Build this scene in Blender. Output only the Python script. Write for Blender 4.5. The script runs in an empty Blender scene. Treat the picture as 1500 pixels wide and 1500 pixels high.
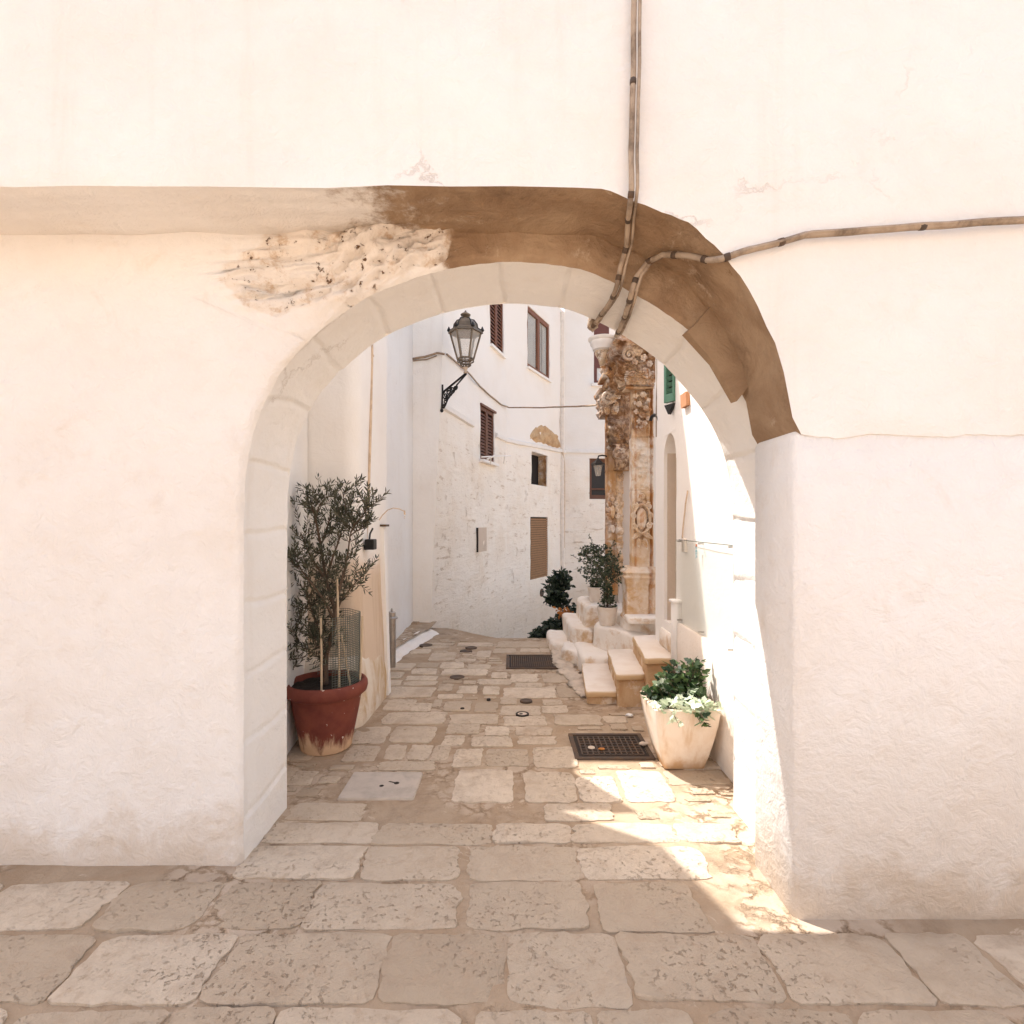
import bpy, math, random
from mathutils import Vector, noise, Matrix

# ------------------------------------------------------------------ camera, light, exposure
sc = bpy.context.scene
random.seed(7)
R = random.Random(11)
EYE = 1.6
FPX = 800.0
cd = bpy.data.cameras.new("camera")
cam = bpy.data.objects.new("camera", cd)
sc.collection.objects.link(cam)
cam.location = (0, 0, EYE)
cam.rotation_euler = (math.radians(90), 0, 0)
cd.sensor_width = 36
cd.lens = 36 * FPX / 1500
cd.shift_y = 0.01
cd.clip_start = 0.05
cd.clip_end = 500
sc.camera = cam

SUN = Vector((-0.41, 0.284, 0.866)).normalized()      # towards the sun
w = bpy.data.worlds.new("World")
sc.world = w
w.use_nodes = True
nt = w.node_tree
sky = nt.nodes.new('ShaderNodeTexSky')
sky.sky_type = 'NISHITA'
sky.sun_disc = False
sky.sun_elevation = math.asin(SUN.z)
sky.sun_rotation = math.atan2(SUN.x, SUN.y)
sky.dust_density = 3.0
tint = nt.nodes.new('ShaderNodeMixRGB')
tint.blend_type = 'MULTIPLY'
tint.inputs[0].default_value = 1.0
tint.inputs[2].default_value = (1.0, 0.885, 0.77, 1)    # the photograph is balanced for open shade
nt.links.new(sky.outputs[0], tint.inputs[1])
bg = nt.nodes['Background']
nt.links.new(tint.outputs[0], bg.inputs[0])
bg.inputs[1].default_value = 0.15
sd = bpy.data.lights.new("sun", 'SUN')
sd.energy = 2.5
sd.angle = math.radians(0.5)
sd.color = (1.0, 0.97, 0.93)
so = bpy.data.objects.new("sun", sd)
sc.collection.objects.link(so)
so.rotation_euler = (-SUN).to_track_quat('-Z', 'Y').to_euler()
sc.view_settings.view_transform = 'Standard'
sc.view_settings.look = 'None'
sc.view_settings.gamma = 1
sc.view_settings.exposure = 1.68
sc.cycles.use_denoising = True
sc.cycles.max_bounces = 10
sc.cycles.diffuse_bounces = 7
sc.cycles.transparent_max_bounces = 12

# ------------------------------------------------------------------ helpers
def P(x, y, Y):
    return Vector(((x - 750) * Y / FPX, Y, EYE - (y - 765) * Y / FPX))
def G(x, y, z=0.0):
    Y = (EYE - z) * FPX / (y - 765)
    return Vector(((x - 750) * Y / FPX, Y, z))
def sstep(a, b, x):
    t = max(0.0, min(1.0, (x - a) / (b - a)))
    return t * t * (3 - 2 * t)
def nz(x, y, z, s=1.0):
    return noise.noise(Vector((x * s, y * s, z * s)))
def fbm(x, y, z, s=1.0, o=4):
    return noise.fractal(Vector((x * s, y * s, z * s)), 1.0, 2.0, o)

def thing(name, label, cat, loc=(0, 0, 0), group=None):
    o = bpy.data.objects.new(name, None)
    sc.collection.objects.link(o)
    o.location = loc
    o.empty_display_size = 0.2
    o['label'] = label
    o['category'] = cat
    if group:
        o['group'] = group
    return o
def tag(o, label, cat, group=None):
    o['label'] = label
    o['category'] = cat
    if group:
        o['group'] = group
    return o

def root_loc(p):
    v = Vector((0, 0, 0))
    while p is not None:
        v += p.location
        p = p.parent
    return v

class MB:
    def __init__(self):
        self.v = []; self.f = []; self.c = []; self.m = []; self.mi = 0
    def add(self, v, col=None):
        self.v.append(Vector(v)); self.c.append(col)
        return len(self.v) - 1
    def face(self, *idx):
        self.f.append(idx); self.m.append(self.mi)
    def poly(self, pts, col=None):
        self.face(*[self.add(p, col) for p in pts])
    def box(self, x0, x1, y0, y1, z0, z1, bev=0.0):
        if bev <= 0:
            a = [self.add((x, y, z)) for z in (z0, z1) for y in (y0, y1) for x in (x0, x1)]
            for q in ((0, 2, 3, 1), (4, 5, 7, 6), (0, 1, 5, 4), (2, 6, 7, 3), (0, 4, 6, 2), (1, 3, 7, 5)):
                self.face(*[a[i] for i in q])
            return
        b = bev                                  # octagonal rings
        def ring(z, i):
            X0, X1, Y0, Y1 = x0 + i, x1 - i, y0 + i, y1 - i
            p = [(X0 + b, Y0), (X1 - b, Y0), (X1, Y0 + b), (X1, Y1 - b), (X1 - b, Y1), (X0 + b, Y1), (X0, Y1 - b), (X0, Y0 + b)]
            return [self.add((x, y, z)) for x, y in p]
        rs = [ring(z0, b * .6), ring(z0 + b, 0), ring(z1 - b, 0), ring(z1, b * .6)]
        for r0, r1 in zip(rs, rs[1:]):
            for k in range(8):
                self.face(r0[k], r0[(k + 1) % 8], r1[(k + 1) % 8], r1[k])
        self.face(*rs[0][::-1]); self.face(*rs[-1])
    def obox(self, c, ax, ay, az):
        c, ax, ay, az = Vector(c), Vector(ax), Vector(ay), Vector(az)
        a = [self.add(c + ax * i + ay * j + az * k) for k in (-1, 1) for j in (-1, 1) for i in (-1, 1)]
        for q in ((0, 2, 3, 1), (4, 5, 7, 6), (0, 1, 5, 4), (2, 6, 7, 3), (0, 4, 6, 2), (1, 3, 7, 5)):
            self.face(*[a[i] for i in q])
    def tube(self, pts, r, n=8, closed=False):
        pts = [Vector(p) for p in pts]
        rr = r if isinstance(r, (list, tuple)) else [r] * len(pts)
        rings = []
        up = Vector((0.123, 0.31, 0.94)).normalized()
        for i, p in enumerate(pts):
            a = pts[i - 1] if (i > 0 or closed) else p
            b = pts[(i + 1) % len(pts)] if (i < len(pts) - 1 or closed) else p
            t = (b - a)
            t = t.normalized() if t.length > 1e-9 else Vector((0, 0, 1))
            u = t.cross(up)
            if u.length < 1e-3:
                u = t.cross(Vector((1, 0, 0)))
            u.normalize(); vv = t.cross(u)
            rings.append([self.add(p + (u * math.cos(2 * math.pi * k / n) + vv * math.sin(2 * math.pi * k / n)) * rr[i]) for k in range(n)])
        L = len(rings)
        for i in range(L if closed else L - 1):
            r0, r1 = rings[i], rings[(i + 1) % L]
            for k in range(n):
                self.face(r0[k], r1[k], r1[(k + 1) % n], r0[(k + 1) % n])
        if not closed:
            self.face(*rings[0]); self.face(*rings[-1][::-1])
    def lathe(self, c, prof, n=24, a0=0.0, a1=2 * math.pi, capb=True, capt=True):
        c = Vector(c)
        full = abs(a1 - a0 - 2 * math.pi) < 1e-6
        m = n if full else n + 1
        rings = []
        for r, z in prof:
            rings.append([self.add(c + Vector((r * math.cos(a0 + (a1 - a0) * k / n), r * math.sin(a0 + (a1 - a0) * k / n), z))) for k in range(m)])
        for r0, r1 in zip(rings, rings[1:]):
            for k in range(n):
                k2 = (k + 1) % m
                self.face(r0[k], r0[k2], r1[k2], r1[k])
        if capb and prof[0][0] > 1e-6: self.face(*rings[0][::-1])
        if capt and prof[-1][0] > 1e-6: self.face(*rings[-1])
    def prism(self, poly, fn0, fn1):
        a = [self.add(fn0(p)) for p in poly]; b = [self.add(fn1(p)) for p in poly]
        n = len(poly)
        self.face(*a[::-1]); self.face(*b)
        for k in range(n):
            self.face(a[k], a[(k + 1) % n], b[(k + 1) % n], b[k])
    def grid(self, fn, nu, nv, colfn=None, flip=False):
        ids = []
        for j in range(nv + 1):
            row = []
            for i in range(nu + 1):
                p = fn(i / nu, j / nv)
                row.append(self.add(p, colfn(p) if colfn else None))
            ids.append(row)
        for j in range(nv):
            for i in range(nu):
                q = (ids[j][i], ids[j][i + 1], ids[j + 1][i + 1], ids[j + 1][i])
                self.face(*(q[::-1] if flip else q))
        return ids
    def blob(self, c, rx, ry, rz, nn=10, amp=0.15, s=6, seed=0):
        c = Vector(c)
        def fn(u, v):
            th = u * 2 * math.pi; ph = -math.pi / 2 + v * math.pi
            d = Vector((math.cos(ph) * math.cos(th), math.cos(ph) * math.sin(th), math.sin(ph)))
            k = 1 + amp * noise.noise(d * s * .4 + Vector((seed, seed * 1.7, 0)))
            return c + Vector((d.x * rx, d.y * ry, d.z * rz)) * k
        self.grid(fn, nn * 2, nn)
    def build(self, name, mat, parent=None, smooth=False):
        off = root_loc(parent) if parent is not None else Vector((0, 0, 0))
        me = bpy.data.meshes.new(name)
        me.from_pydata([tuple(p - off) for p in self.v], [], [tuple(f) for f in self.f])
        mats = mat if isinstance(mat, (list, tuple)) else [mat]
        for m in mats:
            me.materials.append(m)
        if len(mats) > 1:
            me.polygons.foreach_set('material_index', self.m)
        if any(c is not None for c in self.c):
            ca = me.color_attributes.new('zone', 'FLOAT_COLOR', 'POINT')
            fl = []
            for c in self.c:
                c = c or (0, 0, 0)
                fl += [c[0], c[1], c[2], 1.0]
            ca.data.foreach_set('color', fl)
        if smooth:
            me.polygons.foreach_set('use_smooth', [True] * len(me.polygons))
            if smooth != 'all':
                try:
                    me.set_sharp_from_angle(angle=math.radians(42))
                except Exception:
                    pass
        me.validate()
        o = bpy.data.objects.new(name, me)
        sc.collection.objects.link(o)
        if parent is not None:
            o.parent = parent
        return o

# ------------------------------------------------------------------ materials
class N:
    """tiny node DSL"""
    def __init__(self, name):
        self.mat = bpy.data.materials.new(name)
        self.mat.use_nodes = True
        self.t = self.mat.node_tree
        self.b = self.t.nodes['Principled BSDF']
        self.out = self.t.nodes['Material Output']
        self.pos = self.t.nodes.new('ShaderNodeTexCoord').outputs['Object']
    def new(self, ty): return self.t.nodes.new(ty)
    def link(self, a, b): self.t.links.new(a, b)
    def setv(self, sock, v):
        if hasattr(v, 'is_linked') or isinstance(v, bpy.types.NodeSocket): self.link(v, sock)
        elif isinstance(v, tuple) and len(v) == 3 and sock.type == 'RGBA': sock.default_value = (*v, 1)
        else: sock.default_value = v
    def noise(self, s, d=6, rough=.6, dist=0, vec=None, out=0):
        n = self.new('ShaderNodeTexNoise')
        n.inputs['Scale'].default_value = s; n.inputs['Detail'].default_value = d
        n.inputs['Roughness'].default_value = rough; n.inputs['Distortion'].default_value = dist
        self.link(vec or self.pos, n.inputs['Vector'])
        return n.outputs[out]
    def voro(self, s, feat='F1', vec=None):
        n = self.new('ShaderNodeTexVoronoi'); n.feature = feat
        n.inputs['Scale'].default_value = s
        self.link(vec or self.pos, n.inputs['Vector'])
        return n.outputs['Distance']
    def scaled(self, sx, sy, sz):
        n = self.new('ShaderNodeMapping'); n.inputs['Scale'].default_value = (sx, sy, sz)
        self.link(self.pos, n.inputs['Vector']); return n.outputs[0]
    def ramp(self, f, a, b, c0=0.0, c1=1.0):
        n = self.new('ShaderNodeMapRange'); n.interpolation_type = 'SMOOTHSTEP'
        n.inputs['From Min'].default_value = a; n.inputs['From Max'].default_value = b
        n.inputs['To Min'].default_value = c0; n.inputs['To Max'].default_value = c1
        self.link(f, n.inputs['Value']); return n.outputs[0]
    def math(self, op, a, b=0.5):
        n = self.new('ShaderNodeMath'); n.operation = op
        self.setv(n.inputs[0], a); self.setv(n.inputs[1], b); return n.outputs[0]
    def mix(self, f, a, b, mode='MIX'):
        n = self.new('ShaderNodeMixRGB'); n.blend_type = mode
        self.setv(n.inputs[0], f); self.setv(n.inputs[1], a); self.setv(n.inputs[2], b); return n.outputs[0]
    def bump(self, h, strength=.5, dist=.02, prev=None):
        n = self.new('ShaderNodeBump'); n.inputs['Strength'].default_value = strength
        n.inputs['Distance'].default_value = dist
        self.link(h, n.inputs['Height'])
        if prev is not None: self.link(prev, n.inputs['Normal'])
        return n.outputs[0]
    def zone(self):
        n = self.new('ShaderNodeAttribute'); n.attribute_name = 'zone'
        s = self.new('ShaderNodeSeparateColor'); self.link(n.outputs['Color'], s.inputs[0])
        return s.outputs
    def sep(self):
        s = self.new('ShaderNodeSeparateXYZ'); self.link(self.pos, s.inputs[0]); return s.outputs
    def done(self, col, rough=.9, nrm=None, metal=0.0, spec=.3):
        self.setv(self.b.inputs['Base Color'], col)
        self.setv(self.b.inputs['Roughness'], rough)
        self.b.inputs['Metallic'].default_value = metal
        self.b.inputs['Specular IOR Level'].default_value = spec
        if nrm is not None: self.link(nrm, self.b.inputs['Normal'])
        return self.mat

def plaster(name, base=(.815, .79, .757), dirt=(.64, .54, .43), amt=.45, rough_amt=.5, peel=0.0, masonry=False):
    n = N(name)
    big = n.noise(.9, 7, .62)
    med = n.noise(4.5, 8, .65, .4)
    streak = n.noise(1.0, 6, .6, 0, n.scaled(6, 6, .5))
    f = n.math('MULTIPLY', n.ramp(big, .42, .75), amt)
    col = n.mix(f, base, dirt)
    f2 = n.math('MULTIPLY', n.ramp(streak, .52, .78), amt * .7)
    col = n.mix(f2, col, (.62, .52, .42))
    f3 = n.math('MULTIPLY', n.ramp(med, .58, .72), amt * .55)
    col = n.mix(f3, col, (.70, .60, .50))
    h = n.math('ADD', n.math('MULTIPLY', n.noise(9, 9, .66, .6), 1.0), n.math('MULTIPLY', n.noise(45, 4, .6), .25))
    wv = n.new('ShaderNodeMixRGB'); wv.blend_type = 'ADD'; wv.inputs[0].default_value = .6
    n.link(n.pos, wv.inputs[1]); n.link(n.noise(2.2, 7, .7, out=1), wv.inputs[2])
    ck = n.math('MULTIPLY', n.ramp(n.voro(.55, 'DISTANCE_TO_EDGE', wv.outputs[0]), .005, .0005), n.ramp(n.noise(.8, 3), .52, .62))
    col = n.mix(n.math('MULTIPLY', ck, .35), col, (.50, .42, .34))
    h = n.math('ADD', h, n.math('MULTIPLY', n.noise(2.0, 6, .6, .3), 1.4))
    h = n.math('SUBTRACT', h, n.math('MULTIPLY', ck, .5))
    if peel > 0:
        pz = n.ramp(n.noise(3.2, 9, .7, .8), .60, .66)
        pz = n.math('MULTIPLY', pz, peel)
        col = n.mix(pz, col, (.50, .35, .21))
        h = n.math('SUBTRACT', h, n.math('MULTIPLY', pz, .8))
    if masonry:
        br = n.new('ShaderNodeTexBrick')
        br.inputs['Scale'].default_value = 1.0
        br.inputs['Brick Width'].default_value = .55
        br.inputs['Row Height'].default_value = .26
        br.inputs['Mortar Size'].default_value = .02
        br.inputs['Mortar Smooth'].default_value = .8
        m = n.new('ShaderNodeMapping')
        m.inputs['Rotation'].default_value = (math.radians(90), 0, math.radians(58))
        wob = n.new('ShaderNodeMixRGB'); wob.blend_type = 'ADD'; wob.inputs[0].default_value = .12
        n.link(n.pos, wob.inputs[1]); n.link(n.noise(5, 5, out=1), wob.inputs[2])
        n.link(wob.outputs[0], m.inputs['Vector'])
        n.link(m.outputs[0], br.inputs['Vector'])
        h = n.math('SUBTRACT', h, n.math('MULTIPLY', br.outputs['Fac'], .7))
    nr = n.bump(h, rough_amt, .025)
    return n.done(col, .93, nr, spec=.15)

M = {}
M['white'] = plaster('whitewash', amt=.26, rough_amt=.55)
M['white_far'] = plaster('bright_whitewash', base=(.89, .855, .805), amt=.2, rough_amt=.4)
M['white_clean'] = plaster('fresh_whitewash', base=(.83, .80, .765), amt=.12, rough_amt=.2)
M['white_rough'] = plaster('weathered_whitewash', base=(.79, .73, .67), amt=.5, rough_amt=.85, peel=.75, masonry=True)
M['white_stained'] = plaster('stained_whitewash', base=(.78, .70, .62), dirt=(.50, .32, .16), amt=.85, rough_amt=.55)

def front_mat():
    n = N('archway_plaster')
    z = n.zone()
    med = n.noise(5, 8, .65, .4)
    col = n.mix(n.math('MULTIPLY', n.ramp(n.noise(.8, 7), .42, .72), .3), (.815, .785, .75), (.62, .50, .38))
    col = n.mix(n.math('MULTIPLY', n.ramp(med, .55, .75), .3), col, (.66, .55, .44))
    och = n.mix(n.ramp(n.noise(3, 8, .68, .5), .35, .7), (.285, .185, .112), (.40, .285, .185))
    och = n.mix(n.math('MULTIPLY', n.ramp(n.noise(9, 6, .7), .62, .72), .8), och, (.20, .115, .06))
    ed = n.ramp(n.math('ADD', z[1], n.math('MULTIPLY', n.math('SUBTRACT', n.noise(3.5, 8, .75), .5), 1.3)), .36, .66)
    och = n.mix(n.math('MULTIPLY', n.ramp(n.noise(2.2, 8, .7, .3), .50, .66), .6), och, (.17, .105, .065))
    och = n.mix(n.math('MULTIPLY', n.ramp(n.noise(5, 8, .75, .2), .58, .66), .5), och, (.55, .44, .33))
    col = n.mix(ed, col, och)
    rk = n.mix(n.math('MULTIPLY', n.ramp(n.noise(9, 9, .74, .15), .50, .66), .8), (.76, .69, .615), (.50, .34, .205))
    pit = n.ramp(n.noise(24, 6, .7, .1), .605, .65)
    rk = n.mix(pit, rk, (.16, .09, .05))
    er = n.ramp(n.math('ADD', z[0], n.math('MULTIPLY', n.math('SUBTRACT', n.noise(8, 6, .7), .5), .5)), .40, .6)
    col = n.mix(er, col, rk)
    sp_ = n.ramp(n.math('ADD', n.sep()[2], n.math('MULTIPLY', n.math('SUBTRACT', n.noise(3.5, 8, .7, .3), .5), .9)), .30, .02)
    col = n.mix(n.math('MULTIPLY', sp_, .55), col, (.56, .44, .32))
    h = n.math('ADD', n.noise(10, 9, .66, .6), n.math('MULTIPLY', n.noise(50, 4, .6), .2))
    h = n.math('ADD', h, n.math('MULTIPLY', n.noise(2.2, 6, .6, .3), 1.6))
    h = n.math('SUBTRACT', h, n.math('MULTIPLY', n.math('MULTIPLY', pit, er), 1.5))
    return n.done(col, .93, n.bump(h, .6, .03), spec=.15)
M['front'] = front_mat()

def ochre_mat():
    n = N('ochre_plaster')
    och = n.mix(n.ramp(n.noise(3, 8, .68, .5), .35, .7), (.25, .16, .095), (.35, .245, .155))
    och = n.mix(n.math('MULTIPLY', n.ramp(n.noise(9, 6, .7), .62, .72), .8), och, (.20, .115, .06))
    return n.done(och, .93, n.bump(n.noise(10, 9, .66, .6), .6, .03), spec=.15)
M['ochre'] = ochre_mat()

def stone_carved():
    n = N('weathered_ochre_stone')
    base = n.mix(n.ramp(n.noise(2.2, 8, .68, .5), .40, .64), (.70, .54, .38), (.57, .345, .16))
    base = n.mix(n.math('MULTIPLY', n.ramp(n.noise(3.1, 8, .7, .6), .52, .60), .9), base, (.80, .74, .67))
    st = n.ramp(n.noise(1.5, 8, .68, .3, n.scaled(6, 6, .7)), .52, .62)
    base = n.mix(n.math('MULTIPLY', st, .85), base, (.45, .20, .065))
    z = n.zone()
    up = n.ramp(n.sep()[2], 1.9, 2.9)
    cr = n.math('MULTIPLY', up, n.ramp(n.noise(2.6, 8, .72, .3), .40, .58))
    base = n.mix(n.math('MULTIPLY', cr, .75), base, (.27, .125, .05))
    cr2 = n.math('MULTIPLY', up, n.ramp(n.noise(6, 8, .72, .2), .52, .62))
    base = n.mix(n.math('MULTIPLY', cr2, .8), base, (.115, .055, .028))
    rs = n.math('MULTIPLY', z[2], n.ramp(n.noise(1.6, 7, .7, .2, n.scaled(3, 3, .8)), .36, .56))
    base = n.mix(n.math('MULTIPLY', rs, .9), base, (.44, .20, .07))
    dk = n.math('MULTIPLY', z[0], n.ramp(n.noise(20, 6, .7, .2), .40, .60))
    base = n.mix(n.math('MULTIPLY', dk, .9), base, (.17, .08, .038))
    wh = n.math('MULTIPLY', z[1], n.ramp(n.noise(6, 7, .7, .4), .40, .6))
    base = n.mix(wh, base, (.80, .74, .67))
    h = n.math('ADD', n.noise(14, 9, .7, .2), n.math('MULTIPLY', n.noise(60, 4, .6), .3))
    return n.done(base, .95, n.bump(h, .45, .015), spec=.1)
M['carved'] = stone_carved()

def stain_step():
    n = N('whitewashed_step_stone')
    base = n.mix(n.math('MULTIPLY', n.ramp(n.noise(3, 8, .6), .45, .7), .5), (.82, .765, .70), (.72, .60, .47))
    s = n.sep()
    geo = n.new('ShaderNodeNewGeometry')
    sx = n.new('ShaderNodeSeparateXYZ'); n.link(geo.outputs['True Normal'], sx.inputs[0])
    side = n.ramp(sx.outputs[2], .75, .35)              # worn limewash: bare ochre stone shows on the risers
    worn = n.ramp(n.noise(4.0, 8, .7, .3), .46, .68)
    base = n.mix(n.math('MULTIPLY', n.math('MULTIPLY', side, worn), .85), base, (.54, .335, .16))
    edge = n.ramp(n.noise(7, 7, .7), .60, .68)
    base = n.mix(n.math('MULTIPLY', edge, .5), base, (.62, .45, .28))
    return n.done(base, .92, n.bump(n.noise(12, 9, .68, .5), .6, .02), spec=.15)
M['step'] = stain_step()
def riser():
    n = N('bare_ochre_riser')
    base = n.mix(n.ramp(n.noise(4, 8, .7, .5), .35, .65), (.60, .42, .255), (.48, .29, .15))
    base = n.mix(n.math('MULTIPLY', n.ramp(n.noise(5, 7, .7), .50, .62), .8), base, (.76, .67, .55))
    base = n.mix(n.math('MULTIPLY', n.ramp(n.noise(8, 6, .7, .4), .62, .7), .8), base, (.16, .09, .05))
    return n.done(base, .93, n.bump(n.noise(14, 9, .68, .5), .6, .02), spec=.12)
M['riser'] = riser()
def slab():
    n = N('smooth_tread_stone')
    base = n.mix(n.ramp(n.noise(5, 8, .6), .35, .7), (.78, .71, .635), (.72, .63, .54))
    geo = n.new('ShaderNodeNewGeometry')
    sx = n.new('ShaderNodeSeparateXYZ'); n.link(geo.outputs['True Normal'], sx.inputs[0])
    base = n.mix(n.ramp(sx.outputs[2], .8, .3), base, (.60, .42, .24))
    return n.done(base, .8, n.bump(n.noise(30, 6, .6), .2, .01), spec=.2)
M['slab'] = slab()

def paver():
    n = N('limestone_paver')
    z = n.zone()
    a = n.mix(z[0], (.40, .305, .21), (.70, .585, .455))
    a = n.mix(n.math('MULTIPLY', n.ramp(n.noise(6, 8, .7, .4), .45, .7), .55), a, (.44, .335, .24))
    a = n.mix(n.math('MULTIPLY', n.ramp(n.noise(15, 7, .7, .5), .50, .66), .5), a, (.46, .34, .235))
    pit = n.ramp(n.noise(44, 4, .7, .3), .575, .65)
    pit = n.math('MULTIPLY', pit, n.ramp(n.noise(1.7, 3), .40, .62))
    a = n.mix(n.math('MULTIPLY', pit, .55), a, (.36, .235, .14))
    a = n.mix(n.math('MULTIPLY', n.ramp(n.noise(1.9, 7, .7, .3), .52, .68), .6), a, (.42, .31, .215))
    h = n.math('SUBTRACT', n.math('MULTIPLY', n.noise(14, 9, .72, .3), 1.5), n.math('MULTIPLY', pit, .9))
    return n.done(a, n.ramp(n.noise(5, 4), .3, .7, .62, .85), n.bump(h, .85, .016), spec=.3)
M['paver'] = paver()
def mortar():
    n = N('dusty_mortar_ground')
    a = n.mix(n.ramp(n.noise(2.4, 9, .68, .5), .36, .66), (.44, .335, .235), (.36, .255, .165))
    a = n.mix(n.math('MULTIPLY', n.ramp(n.noise(7, 8, .72, .4), .58, .70), .7), a, (.25, .165, .095))
    a = n.mix(n.math('MULTIPLY', n.ramp(n.noise(5, 8, .7, 1.), .60, .66), .7), a, (.63, .51, .39))
    a = n.mix(n.math('MULTIPLY', n.ramp(n.noise(1.3, 8, .7, .4), .54, .68), .65), a, (.215, .15, .10))
    wv = n.new('ShaderNodeMixRGB'); wv.blend_type = 'ADD'; wv.inputs[0].default_value = .28
    n.link(n.scaled(1, 1.35, 1), wv.inputs[1]); n.link(n.noise(6, 6, .7, out=1), wv.inputs[2])
    ce = n.voro(6.5, 'DISTANCE_TO_EDGE', wv.outputs[0])
    msk = n.ramp(n.noise(1.1, 4, .6), .46, .60)
    crk = n.math('MULTIPLY', n.ramp(ce, .06, .005), n.math('MULTIPLY', msk, n.ramp(n.noise(9, 5, .7), .42, .6)))
    a = n.mix(n.math('MULTIPLY', n.ramp(ce, .06, .16), n.math('MULTIPLY', msk, .55)), a, (.60, .49, .385))
    a = n.mix(n.math('MULTIPLY', crk, .75), a, (.22, .145, .085))
    h = n.math('ADD', n.noise(18, 9, .7, .3), n.math('MULTIPLY', n.noise(3, 5), .6))
    h = n.math('SUBTRACT', h, n.math('MULTIPLY', crk, .9))
    return n.done(a, .9, n.bump(h, .7, .02), spec=.2)
M['mortar'] = mortar()

def simple(name, col, rough=.6, metal=0.0, var=.35, ns=12, bump=.2, bd=.005, spec=.4, dark=None):
    n = N(name)
    d = dark or tuple(c * .55 for c in col)
    c = n.mix(n.math('MULTIPLY', n.ramp(n.noise(ns, 7, .65, .3), .4, .7), var), col, d)
    return n.done(c, rough, n.bump(n.noise(ns * 3, 6, .6), bump, bd), metal, spec)
M['wood'] = simple('brown_painted_wood', (.15, .062, .034), .55)
M['wood_red'] = simple('reddish_shutter_wood', (.20, .075, .036), .55)
M['tan'] = simple('tan_roller_slats', (.29, .155, .072), .6)
M['green'] = simple('green_painted_wood', (.10, .225, .16), .55)
M['maroon'] = simple('maroon_painted_wood', (.15, .05, .035), .55)
M['dark'] = simple('dark_interior', (.018, .013, .011), .9, var=.3)
M['iron'] = simple('black_wrought_iron', (.020, .018, .016), .5, .3)
M['bronze'] = simple('aged_lantern_metal', (.19, .145, .10), .5, .5, dark=(.06, .042, .028))
M['steel'] = simple('brushed_steel', (.42, .39, .36), .28, .85, var=.35, dark=(.16, .14, .12))
M['castiron'] = simple('rusty_cast_iron', (.085, .062, .048), .75, .2, ns=9, dark=(.15, .085, .045), var=.7)
M['castdark'] = simple('dark_cast_iron', (.035, .026, .021), .8, .2, ns=14)
M['cable'] = simple('painted_over_cable', (.40, .31, .23), .8, var=.9, ns=9, dark=(.13, .09, .06))
M['wire'] = simple('tan_wire', (.36, .26, .175), .8, var=.8, ns=20, dark=(.16, .11, .07))
M['pipe'] = simple('limewashed_pipe', (.62, .47, .34), .8, var=.6, ns=8)
M['pipe_pale'] = simple('pale_limewashed_pipe', (.76, .68, .60), .85, var=.3, ns=8)
M['soil'] = simple('dark_soil', (.035, .024, .016), .95, var=.6, ns=40, bump=.9, bd=.03)
M['bark'] = simple('olive_bark', (.125, .085, .058), .9, ns=25, bump=.8, bd=.01)
M['bamboo'] = simple('pale_cane', (.56, .43, .29), .7, ns=20)
M['mesh_wire'] = simple('grey_green_mesh', (.13, .145, .12), .7)
M['black'] = simple('black_plastic', (.012, .012, .012), .5)
M['pot_white'] = simple('chalky_white_pot', (.76, .70, .64), .8, var=.4, ns=9, dark=(.58, .42, .26))
M['concrete'] = simple('pale_concrete_cover', (.52, .445, .37), .85, var=.5, ns=7, bump=.3)
M['cream'] = simple('cream_limestone', (.60, .50, .40), .85, var=.5, ns=6, bump=.5, bd=.01)
M['curtain'] = simple('pale_curtain', (.74, .72, .69), .9, var=.2)
M['terracotta_tile'] = simple('terracotta_tile', (.46, .22, .11), .85)
M['litter'] = simple('white_litter', (.8, .8, .78), .6, var=.1)
M['orange'] = simple('dry_orange_leaf', (.42, .16, .035), .7)
M['ink_teal'] = simple('teal_ink', (.05, .26, .33), .6, var=.1)
M['ink_red'] = simple('orange_ink', (.50, .16, .07), .6, var=.1)

def terracotta():
    n = N('flaking_terracotta')
    s = n.sep()
    c = n.mix(n.ramp(n.noise(5, 8, .65), .35, .7), (.20, .056, .036), (.13, .033, .024))
    spots = n.ramp(n.noise(24, 3, .5), .70, .735)
    c = n.mix(n.math('MULTIPLY', spots, .9), c, (.74, .64, .54))
    low = n.ramp(n.math('ADD', s[2], n.math('MULTIPLY', n.math('SUBTRACT', n.noise(11, 6, .7, 0, n.scaled(1, 1, .25)), .5), .5)), .15, .02)
    c = n.mix(low, c, (.66, .46, .30))
    return n.done(c, .8, n.bump(n.noise(25, 7, .6), .3, .006), spec=.25)
M['terracotta'] = terracotta()
def planter_mat():
    n = N('sandy_planter_stone')
    s = n.sep()
    c = n.mix(n.ramp(n.noise(3.5, 8, .65, .5), .38, .68), (.78, .68, .575), (.68, .535, .40))
    c = n.mix(n.math('MULTIPLY', n.ramp(n.noise(2, 6, .6, 0, n.scaled(9, 9, .8)), .5, .72), .5), c, (.56, .36, .19))
    low = n.ramp(n.math('ADD', s[2], n.math('MULTIPLY', n.math('SUBTRACT', n.noise(6, 6, .6), .5), .3)), .09, .0)
    c = n.mix(low, c, (.61, .40, .23))
    return n.done(c, .85, n.bump(n.noise(20, 8, .65), .3, .008), spec=.2)
M['planter'] = planter_mat()

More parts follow.
